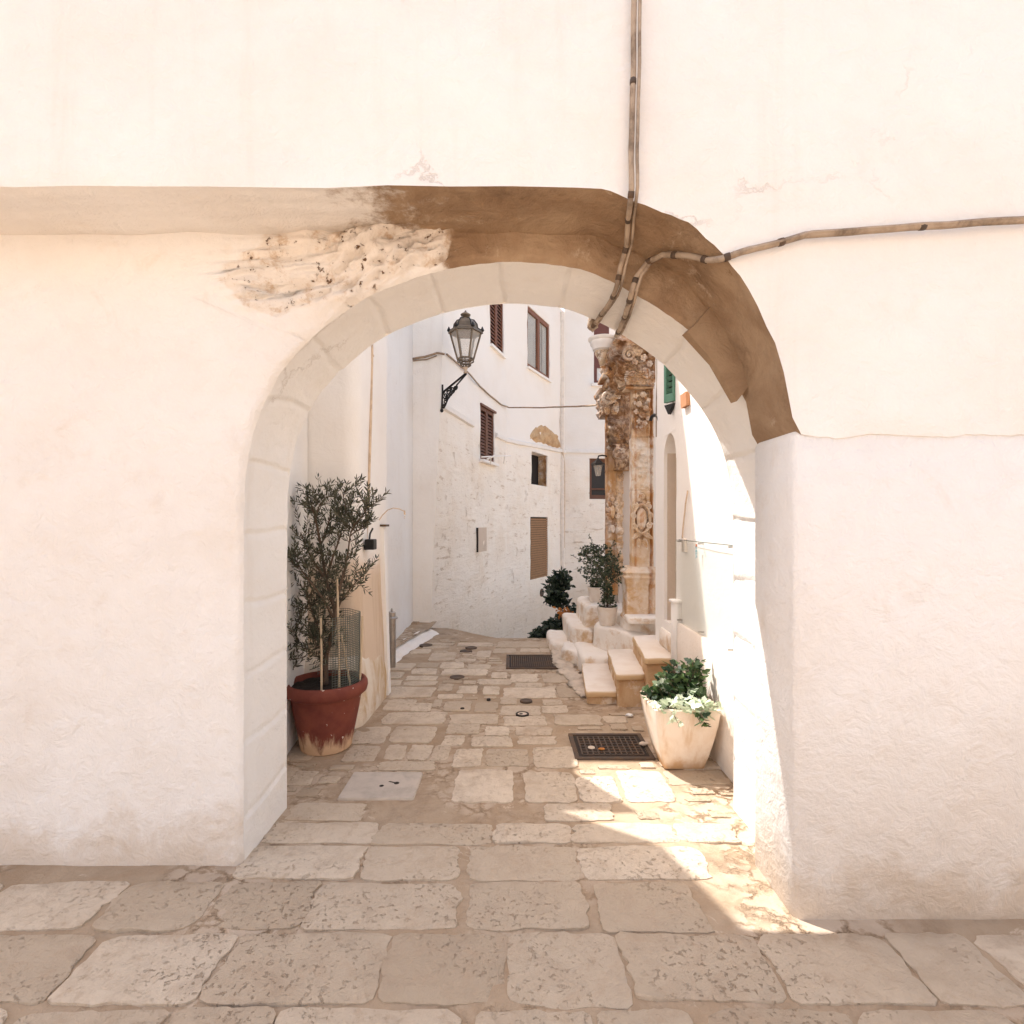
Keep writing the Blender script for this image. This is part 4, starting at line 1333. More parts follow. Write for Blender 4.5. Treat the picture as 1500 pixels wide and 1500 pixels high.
def make_portal():
    Y2 = 5.9
    xa, xb = (926 - 750) * Y2 / FPX, (957 - 750) * Y2 / FPX
    Wd = xb - xa
    # near pilaster: shaft
    zs = lambda y: zz(y, Y2)
    flower = (Wd * .22, Wd * .80, zs(632), zs(572))
    cart = (Wd * .16, Wd * .80, zs(792), zs(724))
    bl = bumps(3, [flower], 500, .012, .024) + bumps(5, [(Wd * .3, Wd * .75, zs(715), zs(650))], 500, .012, .026) + bumps(8, [(0, Wd * .10, zs(716), zs(640))], 1500, .008, .016)
    def off2(u, z, sd):
        o = 0.0
        if sd == 'F':
            f = u / Wd
            fram = sstep(.09, .12, f) * sstep(.79, .75, f)             # sunk panel
            panel = 1.0 if (zs(640) > z > zs(716) or zs(762) > z > zs(828)) else .35
            o -= .018 * fram * panel
            o -= .035 * sstep(.84, .86, f) * sstep(.97, .94, f)          # groove at the right
            o += relief(u, z, bl)
        for zj in (718.5, 640):
            o -= .012 * max(0, 1 - abs(z - zs(zj)) / .010)
        return o + .006 * fbm(u + xa, z, 7, 6, 4)
    def col2(u, z):
        z2 = z + .05 * nz(u, z, 1, 9); f = u / Wd + .25 * nz(u, z, 5, 12)
        c = sstep(zs(640), zs(620), z2)
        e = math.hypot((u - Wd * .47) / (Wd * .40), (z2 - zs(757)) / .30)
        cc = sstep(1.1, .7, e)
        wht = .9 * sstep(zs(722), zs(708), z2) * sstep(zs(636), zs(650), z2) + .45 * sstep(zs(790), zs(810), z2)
        return (max(c * .6, cc * .85) * (.25 + .75 * sstep(.05, .2, f) * sstep(.95, .8, f)), wht, max(sstep(.80, .86, u / Wd) * sstep(1.0, .95, u / Wd), .8 * sstep(.10, .14, u / Wd) * sstep(.27, .2, u / Wd)))  # darker ground behind flowers and cartouche, recess shade put into the colour
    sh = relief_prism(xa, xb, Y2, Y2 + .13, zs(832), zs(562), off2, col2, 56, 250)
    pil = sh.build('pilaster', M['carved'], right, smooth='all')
    # pedestal with mouldings
    xa2, xb2 = (917 - 750) * Y2 / FPX, (960.5 - 750) * Y2 / FPX
    def off3(u, z, sd):
        f = (z - zs(906)) / (zs(830) - zs(906))
        o = .010 * sstep(.62, .70, f) + .02 * math.exp(-((f - .80) / .03) ** 2) + .022 * math.exp(-((f - .89) / .025) ** 2) - .03 * sstep(.90, 1.0, f)
        o += .03 * sstep(.10, .0, f)
        if sd == 'F':
            g = u / (xb2 - xa2)
            o -= .03 * sstep(.72, .75, g) * sstep(.86, .83, g)
        return o + .008 * fbm(u, z, 3, 7, 4)
    pd = relief_prism(xa2, xb2, Y2 - .05, Y2 + .2, zs(906), zs(830), off3, lambda u, z: (.1, .5, .9 * sstep(.70, .75, u / (xb2 - xa2)) * sstep(.9, .85, u / (xb2 - xa2))), 30, 60)
    pd.build('pedestal', M['carved'], pil, smooth='all')
    # far pilaster
    Y1 = 6.9
    z1f = lambda y: zz(y, Y1)
    xa1, xb1 = (887.5 - 750) * Y1 / FPX, (905 - 750) * Y1 / FPX
    W1 = xb1 - xa1
    bl1 = bumps(13, [(W1 * .1, W1 * .95, z1f(660), z1f(600))], 600, .012, .024)
    def off1(u, z, sd):
        o = 0
        if sd == 'F':
            f = u / W1
            if z1f(722) < z < z1f(662) or z < z1f(780): o -= .02 * sstep(.15, .2, f) * sstep(.8, .75, f)
            o += relief(u, z, bl1)
        for zj in (690, 722):
            o -= .012 * max(0, 1 - abs(z - z1f(zj)) / .010)
        return o + .006 * fbm(u, z, 27, 6, 4)
    def col1(u, z):
        z2 = z + .06 * nz(u, z, 1, 9)
        return (max(.9 * sstep(z1f(672), z1f(652), z2), .8 * sstep(z1f(784), z1f(768), z2) * sstep(z1f(718), z1f(734), z2)), .15, .8 * sstep(.35, .1, u / W1))  # recess shade coloured in behind the far carvings as well
    p1 = relief_prism(xa1, xb1, Y1, Y1 + .07, z1f(872), z1f(590), off1, col1, 36, 220)
    pil1 = p1.build('pilaster', M['carved'], right, smooth='all'); pil1['label'] = 'narrower far pilaster behind the potted shrubs'
    # ornate strip and bracket beside it (door jamb)
    xs0, xs1 = (904 - 750) * (Y1 - .03) / FPX, (911.5 - 750) * (Y1 - .03) / FPX
    bl3 = bumps(15, [(0, xs1 - xs0, z1f(700), z1f(590))], 3600, .012, .035)
    sp = relief_prism(xs0, xs1, Y1 - .03, Y1 + .2, z1f(850), z1f(590), lambda u, z, s: .004 + (relief(u, z, bl3) if s == 'F' else 0) + .012 * fbm(u, z, 5, 9, 4) + (.01 if int(z / .085) % 2 else 0), lambda u, z: (.75 if z > z1f(700) else .55, .25, 0), 12, 180)
    sp.build('door_jamb', M['carved'], right, smooth='all')
    # carved lintel between the pilasters, and the pale door leaf below it
    bl4 = bumps(16, [(0, .5, z1f(700), z1f(640))], 300, .03, .06)
    lt = relief_prism((903 - 750) * 6.75 / FPX, (930 - 750) * 6.75 / FPX, 6.75, 7.0, zz(688, 6.75), zz(560, 6.75), lambda u, z, s: (relief(u, z, bl4) if s == 'F' else 0) + .03 * sstep(zz(672, 6.75), zz(668, 6.75), z) * sstep(zz(655, 6.75), zz(660, 6.75), z) - .09 * sstep(zz(652, 6.75), zz(648, 6.75), z) + .01 * fbm(u, z, 3, 8, 3), lambda u, z: (.95, .1, 0), 22, 70)
    lt.build('lintel', M['carved'], right, smooth='all')
    # corner capital on the far pilaster: scrolls and flower
    def cap(xc, Yc, ytop, ybot, half, seed, name='capital', dens=900, dark=.8):
        zt, zb = zz(ytop, Yc), zz(ybot, Yc)
        blc = bumps(seed, [(0, half * 2, zb, zt)], dens, half * .18, half * .42)
        def offc(u, z, sd):
            f = (z - zb) / (zt - zb)
            o = half * (.05 + .55 * f ** 1.5) + (half * .22 if f > .86 else 0)
            r_ = relief(u, z, blc) if sd == 'F' else .5 * abs(fbm(u, z, seed, 14, 3)) * half
            return o + r_ * (1 if f < .86 else .1) + .25 * half * fbm(u * 1.2, z, seed, 5, 4) * (.25 if f > .86 else .6)
        m = relief_prism(xc - half, xc + half, Yc, Yc + .4, zb, zt, offc, lambda u, z: (dark, .35, 0), 40, 60, 8)
        o = m.build(name, M['carved'], right, smooth='all')
        return o
    cap((895 - 750) * 6.88 / FPX, 6.88, 570, 606, .085, 31, dens=1500)
    cap((906 - 750) * 6.6 / FPX, 6.6, 512, 572, .10, 33, 'carved_block', 900, .9)
    # big carved mass over the near pilaster
    Ye = 5.86
    xe0, xe1 = (916 - 750) * Ye / FPX, (953 - 750) * Ye / FPX
    ble = bumps(41, [(-.02, xe1 - xe0 + .02, zz(560, Ye), zz(496, Ye))], 150, .025, .05)
    def offe(u, z, sd):
        f = (z - zz(566, Ye)) / (zz(492, Ye) - zz(566, Ye))
        o = .02 + .06 * sstep(.05, .2, f) - .03 * sstep(.45, .5, f) * sstep(.62, .58, f) + .05 * sstep(.6, .7, f) - .06 * sstep(.8, 1.0, f)
        return o + (relief(u, z, ble) if sd == 'F' else .05 * abs(fbm(u, z, 9, 9, 4))) + .04 * fbm(u, z, 15, 6, 4)
    en = relief_prism(xe0, xe1, Ye, Ye + .4, zz(566, Ye), zz(492, Ye), offe, lambda u, z: (.45 + .55 * sstep(-.15, .25, nz(u, z, 4, 7)), .5 * sstep(.0, .3, nz(u, z, 8, 6)), 0), 84, 140, 10)
    en.build('capital', M['carved'], right, smooth='all')
    # fragment of pediment rising behind
    pf = MB()
    pf.prism([P(x, y, 6.2) for x, y in ((900, 500), (906, 484), (916, 478), (935, 492), (945, 512), (925, 520), (905, 518))],
             lambda p: Vector((p.x, 6.25, p.z)), lambda p: Vector((p.x, 6.55, p.z)))
    pf.build('pediment', M['carved'], right)
    # white moulded corbel projecting left, its underside bare stone
    cc = Vector(((884 - 750) * 6.35 / FPX, 6.42, 0))
    co = MB()
    zt = zz(491, 6.3)
    co.lathe(cc, [(.03, zz(531, 6.3)), (.05, zz(522, 6.3)), (.09, zz(514, 6.3)), (.085, zz(510, 6.3))], 24, capt=False)
    b_ = co.build('corbel_base', M['carved'], right, smooth='all')
    cw = MB()
    cw.lathe(cc, [(.085, zz(510, 6.3)), (.115, zz(508, 6.3)), (.125, zz(503, 6.3)), (.145, zz(500, 6.3)), (.145, zz(496, 6.3)), (.165, zz(494, 6.3)), (.17, zt), (.14, zt + .01), (.02, zt - .03)], 28, capb=False)
    cw.build('corbel', M['white_clean'], right, smooth=True)
    ar = MB(); ar.box(cc.x + .02, cc.x + .5, 6.36, 6.75, zz(528, 6.4), zz(500, 6.4), .02)
    ar.build('corbel_arm', M['carved'], right, smooth=True)
    led = MB()
    for k, (y0, y1, xl, dd) in enumerate(((546, 552, 883, .0), (541, 546, 890, .03), (552, 563, 890, .03))):
        led.box((xl - 750) * 6.5 / FPX, 1.5, 6.5 + dd, 6.9, zz(y1, 6.5), zz(y0, 6.5) - .003, .008)
    led.build('moulding', M['carved'], right, smooth=True)
    # inside of the door: pale leaf
    df = MB(); df.box((905 - 750) * 7.0 / FPX, (935 - 750) * 7.0 / FPX, 6.96, 6.99, .5, zz(680, 7.0))
    df.build('door', M['door_grey'], right)
M['door_grey'] = simple('pale_grey_door_paint', (.62, .57, .53), .8, var=.15, ns=3)
make_right()
make_portal()
def rosette(mb, c, r, k=5, ph=0.0, col=(0, .7, 0)):
    c = Vector(c)
    n0 = len(mb.v)
    for i in range(k):
        a = ph + 2 * math.pi * i / k
        mb.blob(c + Vector((math.cos(a) * r * .58, -r * .12, math.sin(a) * r * .58)), r * .46, r * .30, r * .46, 5, .1, 6, i)
    mb.blob(c + Vector((0, -r * .38, 0)), r * .30, r * .25, r * .30, 5, .05)
    for i in range(n0, len(mb.v)): mb.c[i] = col
def volute(mb, c, r, sg=1, w_=.012, turns=1.6, ph=0.0, col=(0, .6, 0)):
    n0 = len(mb.v); pts = []
    for i in range(29):
        f = i / 28; a = ph + sg * turns * 2 * math.pi * f; q = r * (1 - .82 * f)
        pts.append(Vector(c) + Vector((q * math.cos(a), -.012 * f, q * math.sin(a))))
    mb.tube(pts, [w_ * (1 - .45 * i / 28) for i in range(29)], 6)
    mb.blob(Vector(c) + Vector((0, -.012, 0)), r * .22, r * .2, r * .22, 5, .0)
    for i in range(n0, len(mb.v)): mb.c[i] = col
def acanthus(mb, p, d, L, wd, col=(.1, .6, 0)):
    n0 = len(mb.v); d = Vector(d).normalized(); side = d.cross(Vector((0, 1, 0))).normalized()
    for k in range(7):
        f = k / 6
        c = Vector(p) + d * L * f + Vector((0, -.05 * L / .1 * f * f, 0))
        for sgn in (-1, 1):
            mb.blob(c + side * sgn * wd * .45 * math.sin(math.pi * (.15 + .8 * f)), wd * .34, wd * .22, L * .11, 4, .2, 6, k)
        mb.blob(c, wd * .22, wd * .28, L * .12, 4, .1, 6, k + 9)
    for i in range(n0, len(mb.v)): mb.c[i] = col
def make_ornament():
    rr = random.Random(9)
    def pp(x, y, Y): return P(x, y, Y)
    Y2 = 5.865
    # hanging bunch of flowers and fruit on the near pilaster
    m = MB()
    for (x, y, r) in ((931, 580, .030), (942, 578, .034), (950, 586, .026), (936, 592, .034), (946, 598, .030), (932, 603, .028), (941, 608, .036), (949, 613, .024), (936, 617, .028), (944, 620, .030), (940, 627, .030), (930, 590, .020), (952, 600, .020), (933, 625, .016)):
        rosette(m, pp(x, y, Y2), r, rr.choice((4, 5, 6)), rr.uniform(0, 6), (rr.uniform(0, .35), rr.uniform(.3, .9), 0))
    m.tube([pp(x, y, Y2) + Vector((0, .012, 0)) for x, y in ((931, 580), (942, 578), (950, 586), (952, 600), (946, 598), (936, 592), (930, 590), (932, 603), (941, 608), (949, 613), (944, 620), (936, 617), (933, 625), (940, 627))], .012, 6)
    m.build('carved_flowers', M['carved'], right, smooth='all')
    m = MB()
    # cartouche: oval shield with scrolls, crest and swag
    c = pp(940, 760, Y2)
    m.blob(c, .055, .03, .115, 10, .05, 5); 
    for i in range(len(m.v)): m.c[i] = (0, .55, 0)
    ring = [c + Vector((.088 * math.cos(a), -.01, .155 * math.sin(a))) for a in [2 * math.pi * k / 36 for k in range(36)]]
    n0 = len(m.v); m.tube(ring, .014, 6, closed=True)
    for i in range(n0, len(m.v)): m.c[i] = (.25, .4, 0)
    for sx in (-1, 1):
        volute(m, c + Vector((sx * .075, -.01, .135)), .036, sx, .012, 1.5, 1.2)
        volute(m, c + Vector((sx * .085, -.01, .035)), .030, -sx, .011, 1.5, 2.0, (.3, .4, 0))
        volute(m, c + Vector((sx * .080, -.01, -.075)), .034, sx, .012, 1.5, .4)
        acanthus(m, c + Vector((sx * .02, 0, -.15)), (sx * .7, 0, -.5), .10, .035)
    rosette(m, pp(940, 727, Y2), .036, 6, .3, (.2, .4, 0))
    acanthus(m, pp(936, 790, Y2), (-.15, 0, -1), .08, .03); acanthus(m, pp(944, 790, Y2), (.15, 0, -1), .08, .03)
    m.build('carved_cartouche', M['carved'], right, smooth='all')
    # far pilaster
    Y1 = 6.87
    m = MB()
    for k in range(9):
        rosette(m, pp(891 + 6 * (k % 2) + rr.uniform(-1, 1), 614 + k * 5.2, Y1), rr.uniform(.022, .034), rr.choice((4, 5, 6)), rr.uniform(0, 6), (rr.uniform(.1, .6), rr.uniform(.2, .7), 0))
    m.tube([pp(891 + 6 * (k % 2), 614 + k * 5.2, Y1) + Vector((0, .012, 0)) for k in range(9)], .012, 6)
    m.build('carved_flowers', M['carved'], right, smooth='all')
    m = MB()
    c = pp(897, 750, Y1)
    m.blob(c, .035, .025, .085, 8, .05, 5)
    for sx in (-1, 1):
        for dz in (.10, .03, -.05): volute(m, c + Vector((sx * .055, -.01, dz)), .030, sx * (1 if dz > 0 else -1), .010, 1.4, 1.0 + dz * 9)
    rosette(m, pp(897, 731, Y1), .030, 5); acanthus(m, pp(897, 770, Y1), (0, 0, -1), .08, .04)
    m.build('carved_cartouche', M['carved'], right, smooth='all')
    m = MB()
    c = pp(892, 583, 6.72)
    volute(m, c + Vector((-.015, -.02, .01)), .085, -1, .030, 1.5, .6, (.2, .7, 0)); rosette(m, c + Vector((.04, -.06, -.03)), .05, 5, .4, (.1, .7, 0))
    rosette(m, c + Vector((.10, -.02, .02)), .045, 5, .4, (.2, .6, 0))
    acanthus(m, pp(900, 606, 6.72), (.15, 0, 1), .12, .06, (.5, .3, 0)); acanthus(m, pp(890, 606, 6.72), (-.1, 0, 1), .10, .05, (.6, .2, 0))
    m.build('carved_volute', M['carved'], right, smooth='all')
    # capital of the near pilaster
    m = MB(); Yc = 5.74
    for (x, y, r) in ((934, 515, .052), (943, 524, .040), (951, 533, .036), (930, 530, .034), (953, 519, .026), (925, 548, .030)):
        rosette(m, pp(x, y, Yc), r, rr.choice((5, 6)), rr.uniform(0, 6), (rr.uniform(.0, .4), rr.uniform(.4, .8), 0))
    volute(m, pp(922, 520, Yc), .075, 1, .024, 1.6, .8, (.55, .3, 0)); volute(m, pp(945, 548, Yc), .055, -1, .018, 1.5, 2, (.4, .4, 0))
    for k in range(5): acanthus(m, pp(921 + 7.5 * k, 562, Yc + .03), (.12 * (k - 2), 0, 1), .11, .05, (.35, .45, 0))
    m.build('carved_foliage', M['carved'], right, smooth='all')
    for (y0, y1, xl, xr, pr_) in ((566, 569, 917, 957, .05), (552, 555, 914, 958, .09), (500, 503, 914, 950, .05)):
        m = MB()
        m.box(pp(xl, 0, 5.8).x, pp(xr, 0, 5.8).x, 5.86 - pr_, 6.0, zz(y1, 5.82), zz(y0, 5.82), .006)
        m.build('moulding', M['carved'], right, smooth=True)
make_ornament()

# ------------------------------------------------------------------ staircase
stair = thing('stone_staircase', 'whitewashed stone staircase with worn rounded steps climbing to the carved portal', 'stairs', (1.0, 6.0, 0))
def worn(mb, x0, x1, y0, y1, z0, z1, amp=.018, rad=.05, seed=0, quad=None):
    """rounded worn block"""
    n = 14
    cx, cy = (x0 + x1) / 2, (y0 + y1) / 2
    hx, hy = (x1 - x0) / 2, (y1 - y0) / 2
    rings = []
    levels = [(z0, 0.0, 1)] + [(z0 + (z1 - rad - z0) * k / 4, 0, 1) for k in range(1, 5)] + [(z1 - rad + rad * math.sin(a), rad * (1 - math.cos(a)), 1) for a in [math.radians(d) for d in (25, 50, 70, 90)]]
    levels += [(z1, rad + min(hx, hy) * k, 1) for k in (.2, .45, .7)]
    for z, ins, _ in levels:
        ring = []
        for side in range(4):
            for k in range(n):
                t = -1 + 2 * k / n
                px, py = ((t, -1), (1, t), (-t, 1), (-1, -t))[side]
                pw = 7
                rr = (abs(px) ** pw + abs(py) ** pw) ** (-1 / pw)
                X = cx + px * rr * max(.01, hx - ins); Y = cy + py * rr * max(.01, hy - ins)
                d = amp * fbm(X + seed, Y, z, 4.5, 4)
                v = Vector((px, py, 0)).normalized()
                if quad:
                    s_, t_ = (X - x0) / (x1 - x0), (Y - y0) / (y1 - y0)
                    A_, B_, C_, D_ = [Vector(q) for q in quad]
                    w_ = A_.lerp(B_, s_).lerp(D_.lerp(C_, s_), t_); X, Y = w_.x, w_.y
                ring.append(mb.add((X + v.x * d, Y + v.y * d, z + (amp * .7 * fbm(X, Y + seed, 3, 3.5, 3) if z > z0 else 0))))
        rings.append(ring)
    m = len(rings[0])
    for r0, r1 in zip(rings, rings[1:]):
        for k in range(m): mb.face(r0[k], r0[(k + 1) % m], r1[(k + 1) % m], r1[k])
    mb.face(*rings[-1])
def make_stair():
    def step(x0, x1, y0, y1, z1, **k):
        mb = MB(); worn(mb, x0, x1, y0, y1, -.6 if y0 > 6.5 else -.03, z1, **k)
        return mb.build('step', M['step'], stair, smooth='all')
    # left flight, climbing from the crest of the street
    step(.47, .74, 6.72, 7.6, .11, amp=.015, rad=.05, seed=1, quad=[(.47, 6.78), (.76, 6.66), (.76, 7.6), (.47, 7.6)])
    step(.60, .80, 6.12, 6.74, .15, amp=.035, rad=.06, seed=2, quad=[(.57, 6.25), (.76, 6.05), (.86, 6.7), (.62, 6.75)])
    step(.68, .95, 6.48, 7.7, .34, amp=.018, rad=.05, seed=3, quad=[(.70, 6.62), (.96, 6.32), (1.0, 7.5), (.70, 7.75)])
    step(.87, 1.12, 6.55, 7.5, .60, amp=.022, rad=.06, seed=4)
    step(.72, 1.06, 5.74, 6.4, .19, amp=.02, rad=.05, seed=5, quad=[(.735, 5.76), (1.10, 5.72), (1.06, 6.5), (.72, 6.5)])
    # middle tread under the white pots and landing under the portal
    step(.90, 1.30, 5.6, 6.5, .445, amp=.022, rad=.055, seed=6, quad=[(.90, 6.22), (1.27, 5.56), (1.62, 6.0), (1.18, 6.85)])
    step(1.2, 1.72, 5.8, 7.1, .57, amp=.010, rad=.04, seed=7)
    pl = MB(); worn(pl, 1.20, 1.60, 5.64, 5.92, .55, .615, amp=.006, rad=.025, seed=8)
    pl.build('plinth_ledge', M['step'], stair, smooth='all')
    # right flight: three smooth slabs side by side on a bare ochre body
    def rounded_slab(mb, poly, z0, z1, bv):
        c = sum((Vector(p) for p in poly), Vector((0, 0))) / len(poly)
        def ring(z, ins):
            out = []
            for k, p in enumerate(poly):
                p = Vector(p); a_ = Vector(poly[k - 1]); b_ = Vector(poly[(k + 1) % len(poly)])
                pe = [p + (a_ - p).normalized() * bv * 1.5] + [p + (b_ - p).normalized() * (bv * 1.5 + ((b_ - p).length - bv * 3) * q / 9) for q in range(9)]
                for w_ in pe:
                    w_ = w_ + (c - w_).normalized() * ins
                    w_ += Vector((.010 * nz(w_.x, w_.y, z, 9), .010 * nz(w_.y, w_.x, z, 9)))
                    out.append(mb.add((w_.x, w_.y, z + .003 * nz(w_.x, w_.y, 2, 5))))
            return out
        rs = [ring(z0, bv * .4), ring(z0 + bv, 0), ring(z1 - bv, 0), ring(z1 - bv * .3, bv * .4), ring(z1, bv * 1.2)]
        for r0, r1 in zip(rs, rs[1:]):
            m_ = len(r0)
            for k in range(m_): mb.face(r0[k], r0[(k + 1) % m_], r1[(k + 1) % m_], r1[k])
        mb.face(*rs[0][::-1]); mb.face(*rs[-1])
    def gp(x, y, z):
        Y = (EYE - z) * FPX / (y - 765); return ((x - 750) * Y / FPX, Y)
    for (zt, cs) in ((.118, ((858, 1013), (905.5, 1012.5), (891, 971), (852, 971))),
                     (.29, ((902, 988), (947.5, 986.5), (931, 949.5), (889.5, 950.5))),
                     (.46, ((945, 964), (988, 963), (969, 929), (926, 931)))):
        poly = [gp(x, y, zt) for x, y in cs]
        mb = MB(); rounded_slab(mb, poly, zt - .052, zt, .014)
        mb.build('tread_slab', M['slab'], stair, smooth=True)
        bd = MB()
        F0, F1, B1, B0 = [Vector(p) for p in poly]
        dy = (B0 - F0) * .05
        e1 = max(F1.x, 1.40) if zt < .4 else F1.x - .015
        q_ = [(F0.x + dy.x + .018, F0.y + dy.y), (e1, F1.y + dy.y), (max(B1.x, e1), B1.y + .05), (B0.x + .018, B0.y + .05)]
        n_ = 26
        rows_ = []
        per = []
        for k in range(4):
            a_, b_ = Vector(q_[k]), Vector(q_[(k + 1) % 4])
            per += [a_.lerp(b_, i / n_) for i in range(n_)]
        for j in range(7):
            z = -.03 + (zt - .05 + .03) * j / 6
            rows_.append([bd.add((p.x + .010 * fbm(p.x, p.y, z, 7, 3), p.y - .010 * fbm(p.y, p.x, z, 7, 3) - (.02 * (1 - j / 6) if i < n_ else 0), z)) for i, p in enumerate(per)])
        for r0, r1 in zip(rows_, rows_[1:]):
            m_ = len(r0)
            for k in range(m_): bd.face(r0[k], r0[(k + 1) % m_], r1[(k + 1) % m_], r1[k])
        bd.face(*rows_[-1])
        bd.build('riser', M['riser'], stair, smooth='all')
    # door threshold
    th = MB(); th.box(1.375, 1.655, 4.67, 5.12, .455, .62, .02)
    th.build('threshold', M['step'], stair, smooth=True)
    # rough footing at the street edge
    ft = MB()
    for i in range(16):
        t = i / 15
        p = G(812, 958).lerp(G(856, 1018), t)
        ft.blob(p + Vector((.02 + R.uniform(-.02, .04), R.uniform(-.03, .03), .01)), R.uniform(.05, .12), R.uniform(.08, .17), R.uniform(.012, .035), 8, .6, 7, i)
    ft.build('rubble_footing', M['cream'], stair, smooth='all')
make_stair()

# ------------------------------------------------------------------ street lantern on the corner
def make_lantern():
    cx = P(682, 500, 7.95)
    base = Vector((cx.x, cx.y, zz(545, 7.95)))
    L = thing('street_lantern', 'large hexagonal street lantern with frosted panes on a scrolled black bracket', 'street lamp', base)
    X, Y, Z = base
    H = lambda y: zz(y, 7.95)
    hexa = lambda r, z, k: Vector((X + r * math.cos(math.radians(60 * k)), Y + r * math.sin(math.radians(60 * k)), z))
    rt, rb = .228, .118
    zt, zb = H(487), H(526)
    fr = MB()
    for k in range(6):
        fr.tube([hexa(rb, zb, k), hexa(rt, zt, k)], .014, 6)
    for z, r, t in ((zt, rt, .018), (zb, rb, .014)):
        fr.tube([hexa(r, z, k) for k in range(6)], t, 6, closed=True)
    o = fr.build('frame', M['bronze'], L, smooth=True)
    for k in range(6):
        g = MB(); g.poly([hexa(rb * .97, zb, k), hexa(rb * .97, zb, k + 1), hexa(rt * .97, zt, k + 1), hexa(rt * .97, zt, k)])
        g.build('pane', M['lantern_glass'], o)
    rf = MB()
    rings = [[rf.add(hexa(r, z, k)) for k in range(6)] for r, z in ((rt + .03, zt - .015), (rt + .02, zt + .02), (.175, H(481)), (.165, H(475)), (.12, H(469.5)), (.055, H(467.5)), (.03, H(465)))]
    for a, b in zip(rings, rings[1:]):
        for k in range(6): rf.face(a[k], a[(k + 1) % 6], b[(k + 1) % 6], b[k])
    rf.face(*rings[0][::-1])
    rfo = rf.build('roof', M['bronze'], L)
    ri = MB()
    for k in range(6):
        ri.tube([hexa(rt + .02, zt + .02, k), hexa(.178, H(480.5), k), hexa(.168, H(475), k), hexa(.122, H(469), k), hexa(.05, H(467), k)], .009, 5)
        c = hexa(rt + .015, zt + .03, k)
        ri.lathe(c - Vector((0, 0, .02)), [(.018, 0), (.03, .02), (.018, .045), (.004, .075)], 8)
    ri.build('roof_ribs', M['iron'], rfo, smooth=True)
    fi = MB(); fi.lathe((X, Y, H(467.5)), [(.03, 0), (.022, .02), (.03, .03), (.070, .05), (.075, .065), (.045, .085), (.020, .10), (.008, .125)], 16)
    fi.build('finial', M['bronze'], L, smooth=True)
    cr = MB()
    for k in range(12):
        a = math.radians(30 * k)
        d = Vector((math.cos(a), math.sin(a), 0))
        c0 = Vector((X, Y, 0))
        cr.tube([c0 + d * rb + Vector((0, 0, zb)), c0 + d * (rb * 1.0) + Vector((0, 0, zb - .035)), c0 + d * (rb * .62) + Vector((0, 0, zb - .06)), c0 + d * (rb * .66) + Vector((0, 0, zb - .09)), c0 + d * .035 + Vector((0, 0, H(538)))], .0075, 5)
    for r, z in ((rb, zb - .035), (rb * .62, zb - .062)):
        cr.tube([Vector((X + r * math.cos(2 * math.pi * k / 16), Y + r * math.sin(2 * math.pi * k / 16), z)) for k in range(16)], .008, 5, closed=True)
    cr.build('gallery', M['bronze'], L, smooth=True)
    st = MB(); st.lathe((X, Y, H(547)), [(.022, 0), (.032, .012), (.02, .03), (.026, .06), (.04, H(538) - H(547))], 12)
    st.build('stem', M['pipe'], L, smooth=True)
    wl = Vector((N0[0], N0[1] - .01, 0))
    br = MB()
    A = wl + Vector((.0, 0, H(568))); T = Vector((X + .01, Y, H(546.5)))
    br.tube([A, T], .017, 6)
    Bz = wl + Vector((-.01, 0, H(594)))
    br.tube([A + Vector((.0, 0, .12)), A, Bz], .016, 6)
    hv = (T - A); hv.z = 0; Lh = hv.length; hv.normalize()
    def at(s, z): return A + hv * s + Vector((0, 0, z))
    def spiral(s, z, r, t0, turns, sg=1, w_=.011):
        pts = []
        for k in range(19):
            f = k / 18; a = t0 + sg * turns * 2 * math.pi * f; rr = r * (1 - .78 * f)
            pts.append(at(s + rr * math.cos(a), z + rr * math.sin(a)))
        br.tube(pts, w_, 5)
    slope = (T.z - A.z) / Lh
    for (s, dz, r, t0, tn, sg) in ((.055, -.075, .055, 1.6, 1.4, 1), (.06, -.165, .042, 2.2, 1.4, -1), (.13, -.06, .05, .5, 1.5, 1), (.12, -.135, .04, 3.5, 1.3, -1), (.205, -.07, .045, 2.0, 1.5, 1), (.27, -.085, .04, 0.8, 1.4, -1), (.035, -.225, .03, 1, 1.2, 1), (.085, -.11, .03, 4, 1.2, 1), (.17, -.115, .028, 5, 1.2, 1)):
        spiral(s, dz + slope * s, r, t0, tn, sg)
    br.tube([at(0.02, -.24), at(.06, -.20), at(.11, -.16 + slope * .1), at(.17, -.13 + slope * .15), at(.24, -.12 + slope * .22), at(.30, -.06 + slope * .3), at(Lh, -.015 + slope * Lh)], .013, 6)
    br.lathe(Bz - Vector((0, 0, .02)), [(.01, -.02), (.028, 0), (.02, .03)], 8)
    br.build('bracket', M['iron'], L, smooth=True)
make_lantern()

def make_small_lantern():
    c = P(876, 690, 6.8)
    H = lambda y: zz(y, 6.8)
    L = thing('wall_lantern', 'small dark wall lantern with a pale glass hanging in front of the far window', 'wall lamp', (c.x, 6.8, H(697)))
    r = MB(); r.lathe((c.x, 6.8, 0), [(.09, H(681)), (.085, H(679.5)), (.035, H(674)), (.008, H(671))], 6)
    r.build('hood', M['iron'], L)
    g = MB(); g.lathe((c.x, 6.8, 0), [(.03, H(697)), (.055, H(682))], 6)
    g.build('glass', M['lantern_glass'], L)
    b = MB(); b.tube([P(876, 671, 6.8), P(877, 668, 6.8), P(882, 667, 6.84), P(888, 668, 6.9), P(889, 676, 6.93)], .010, 6)
    b.build('bracket', M['iron'], L, smooth=True)
make_small_lantern()

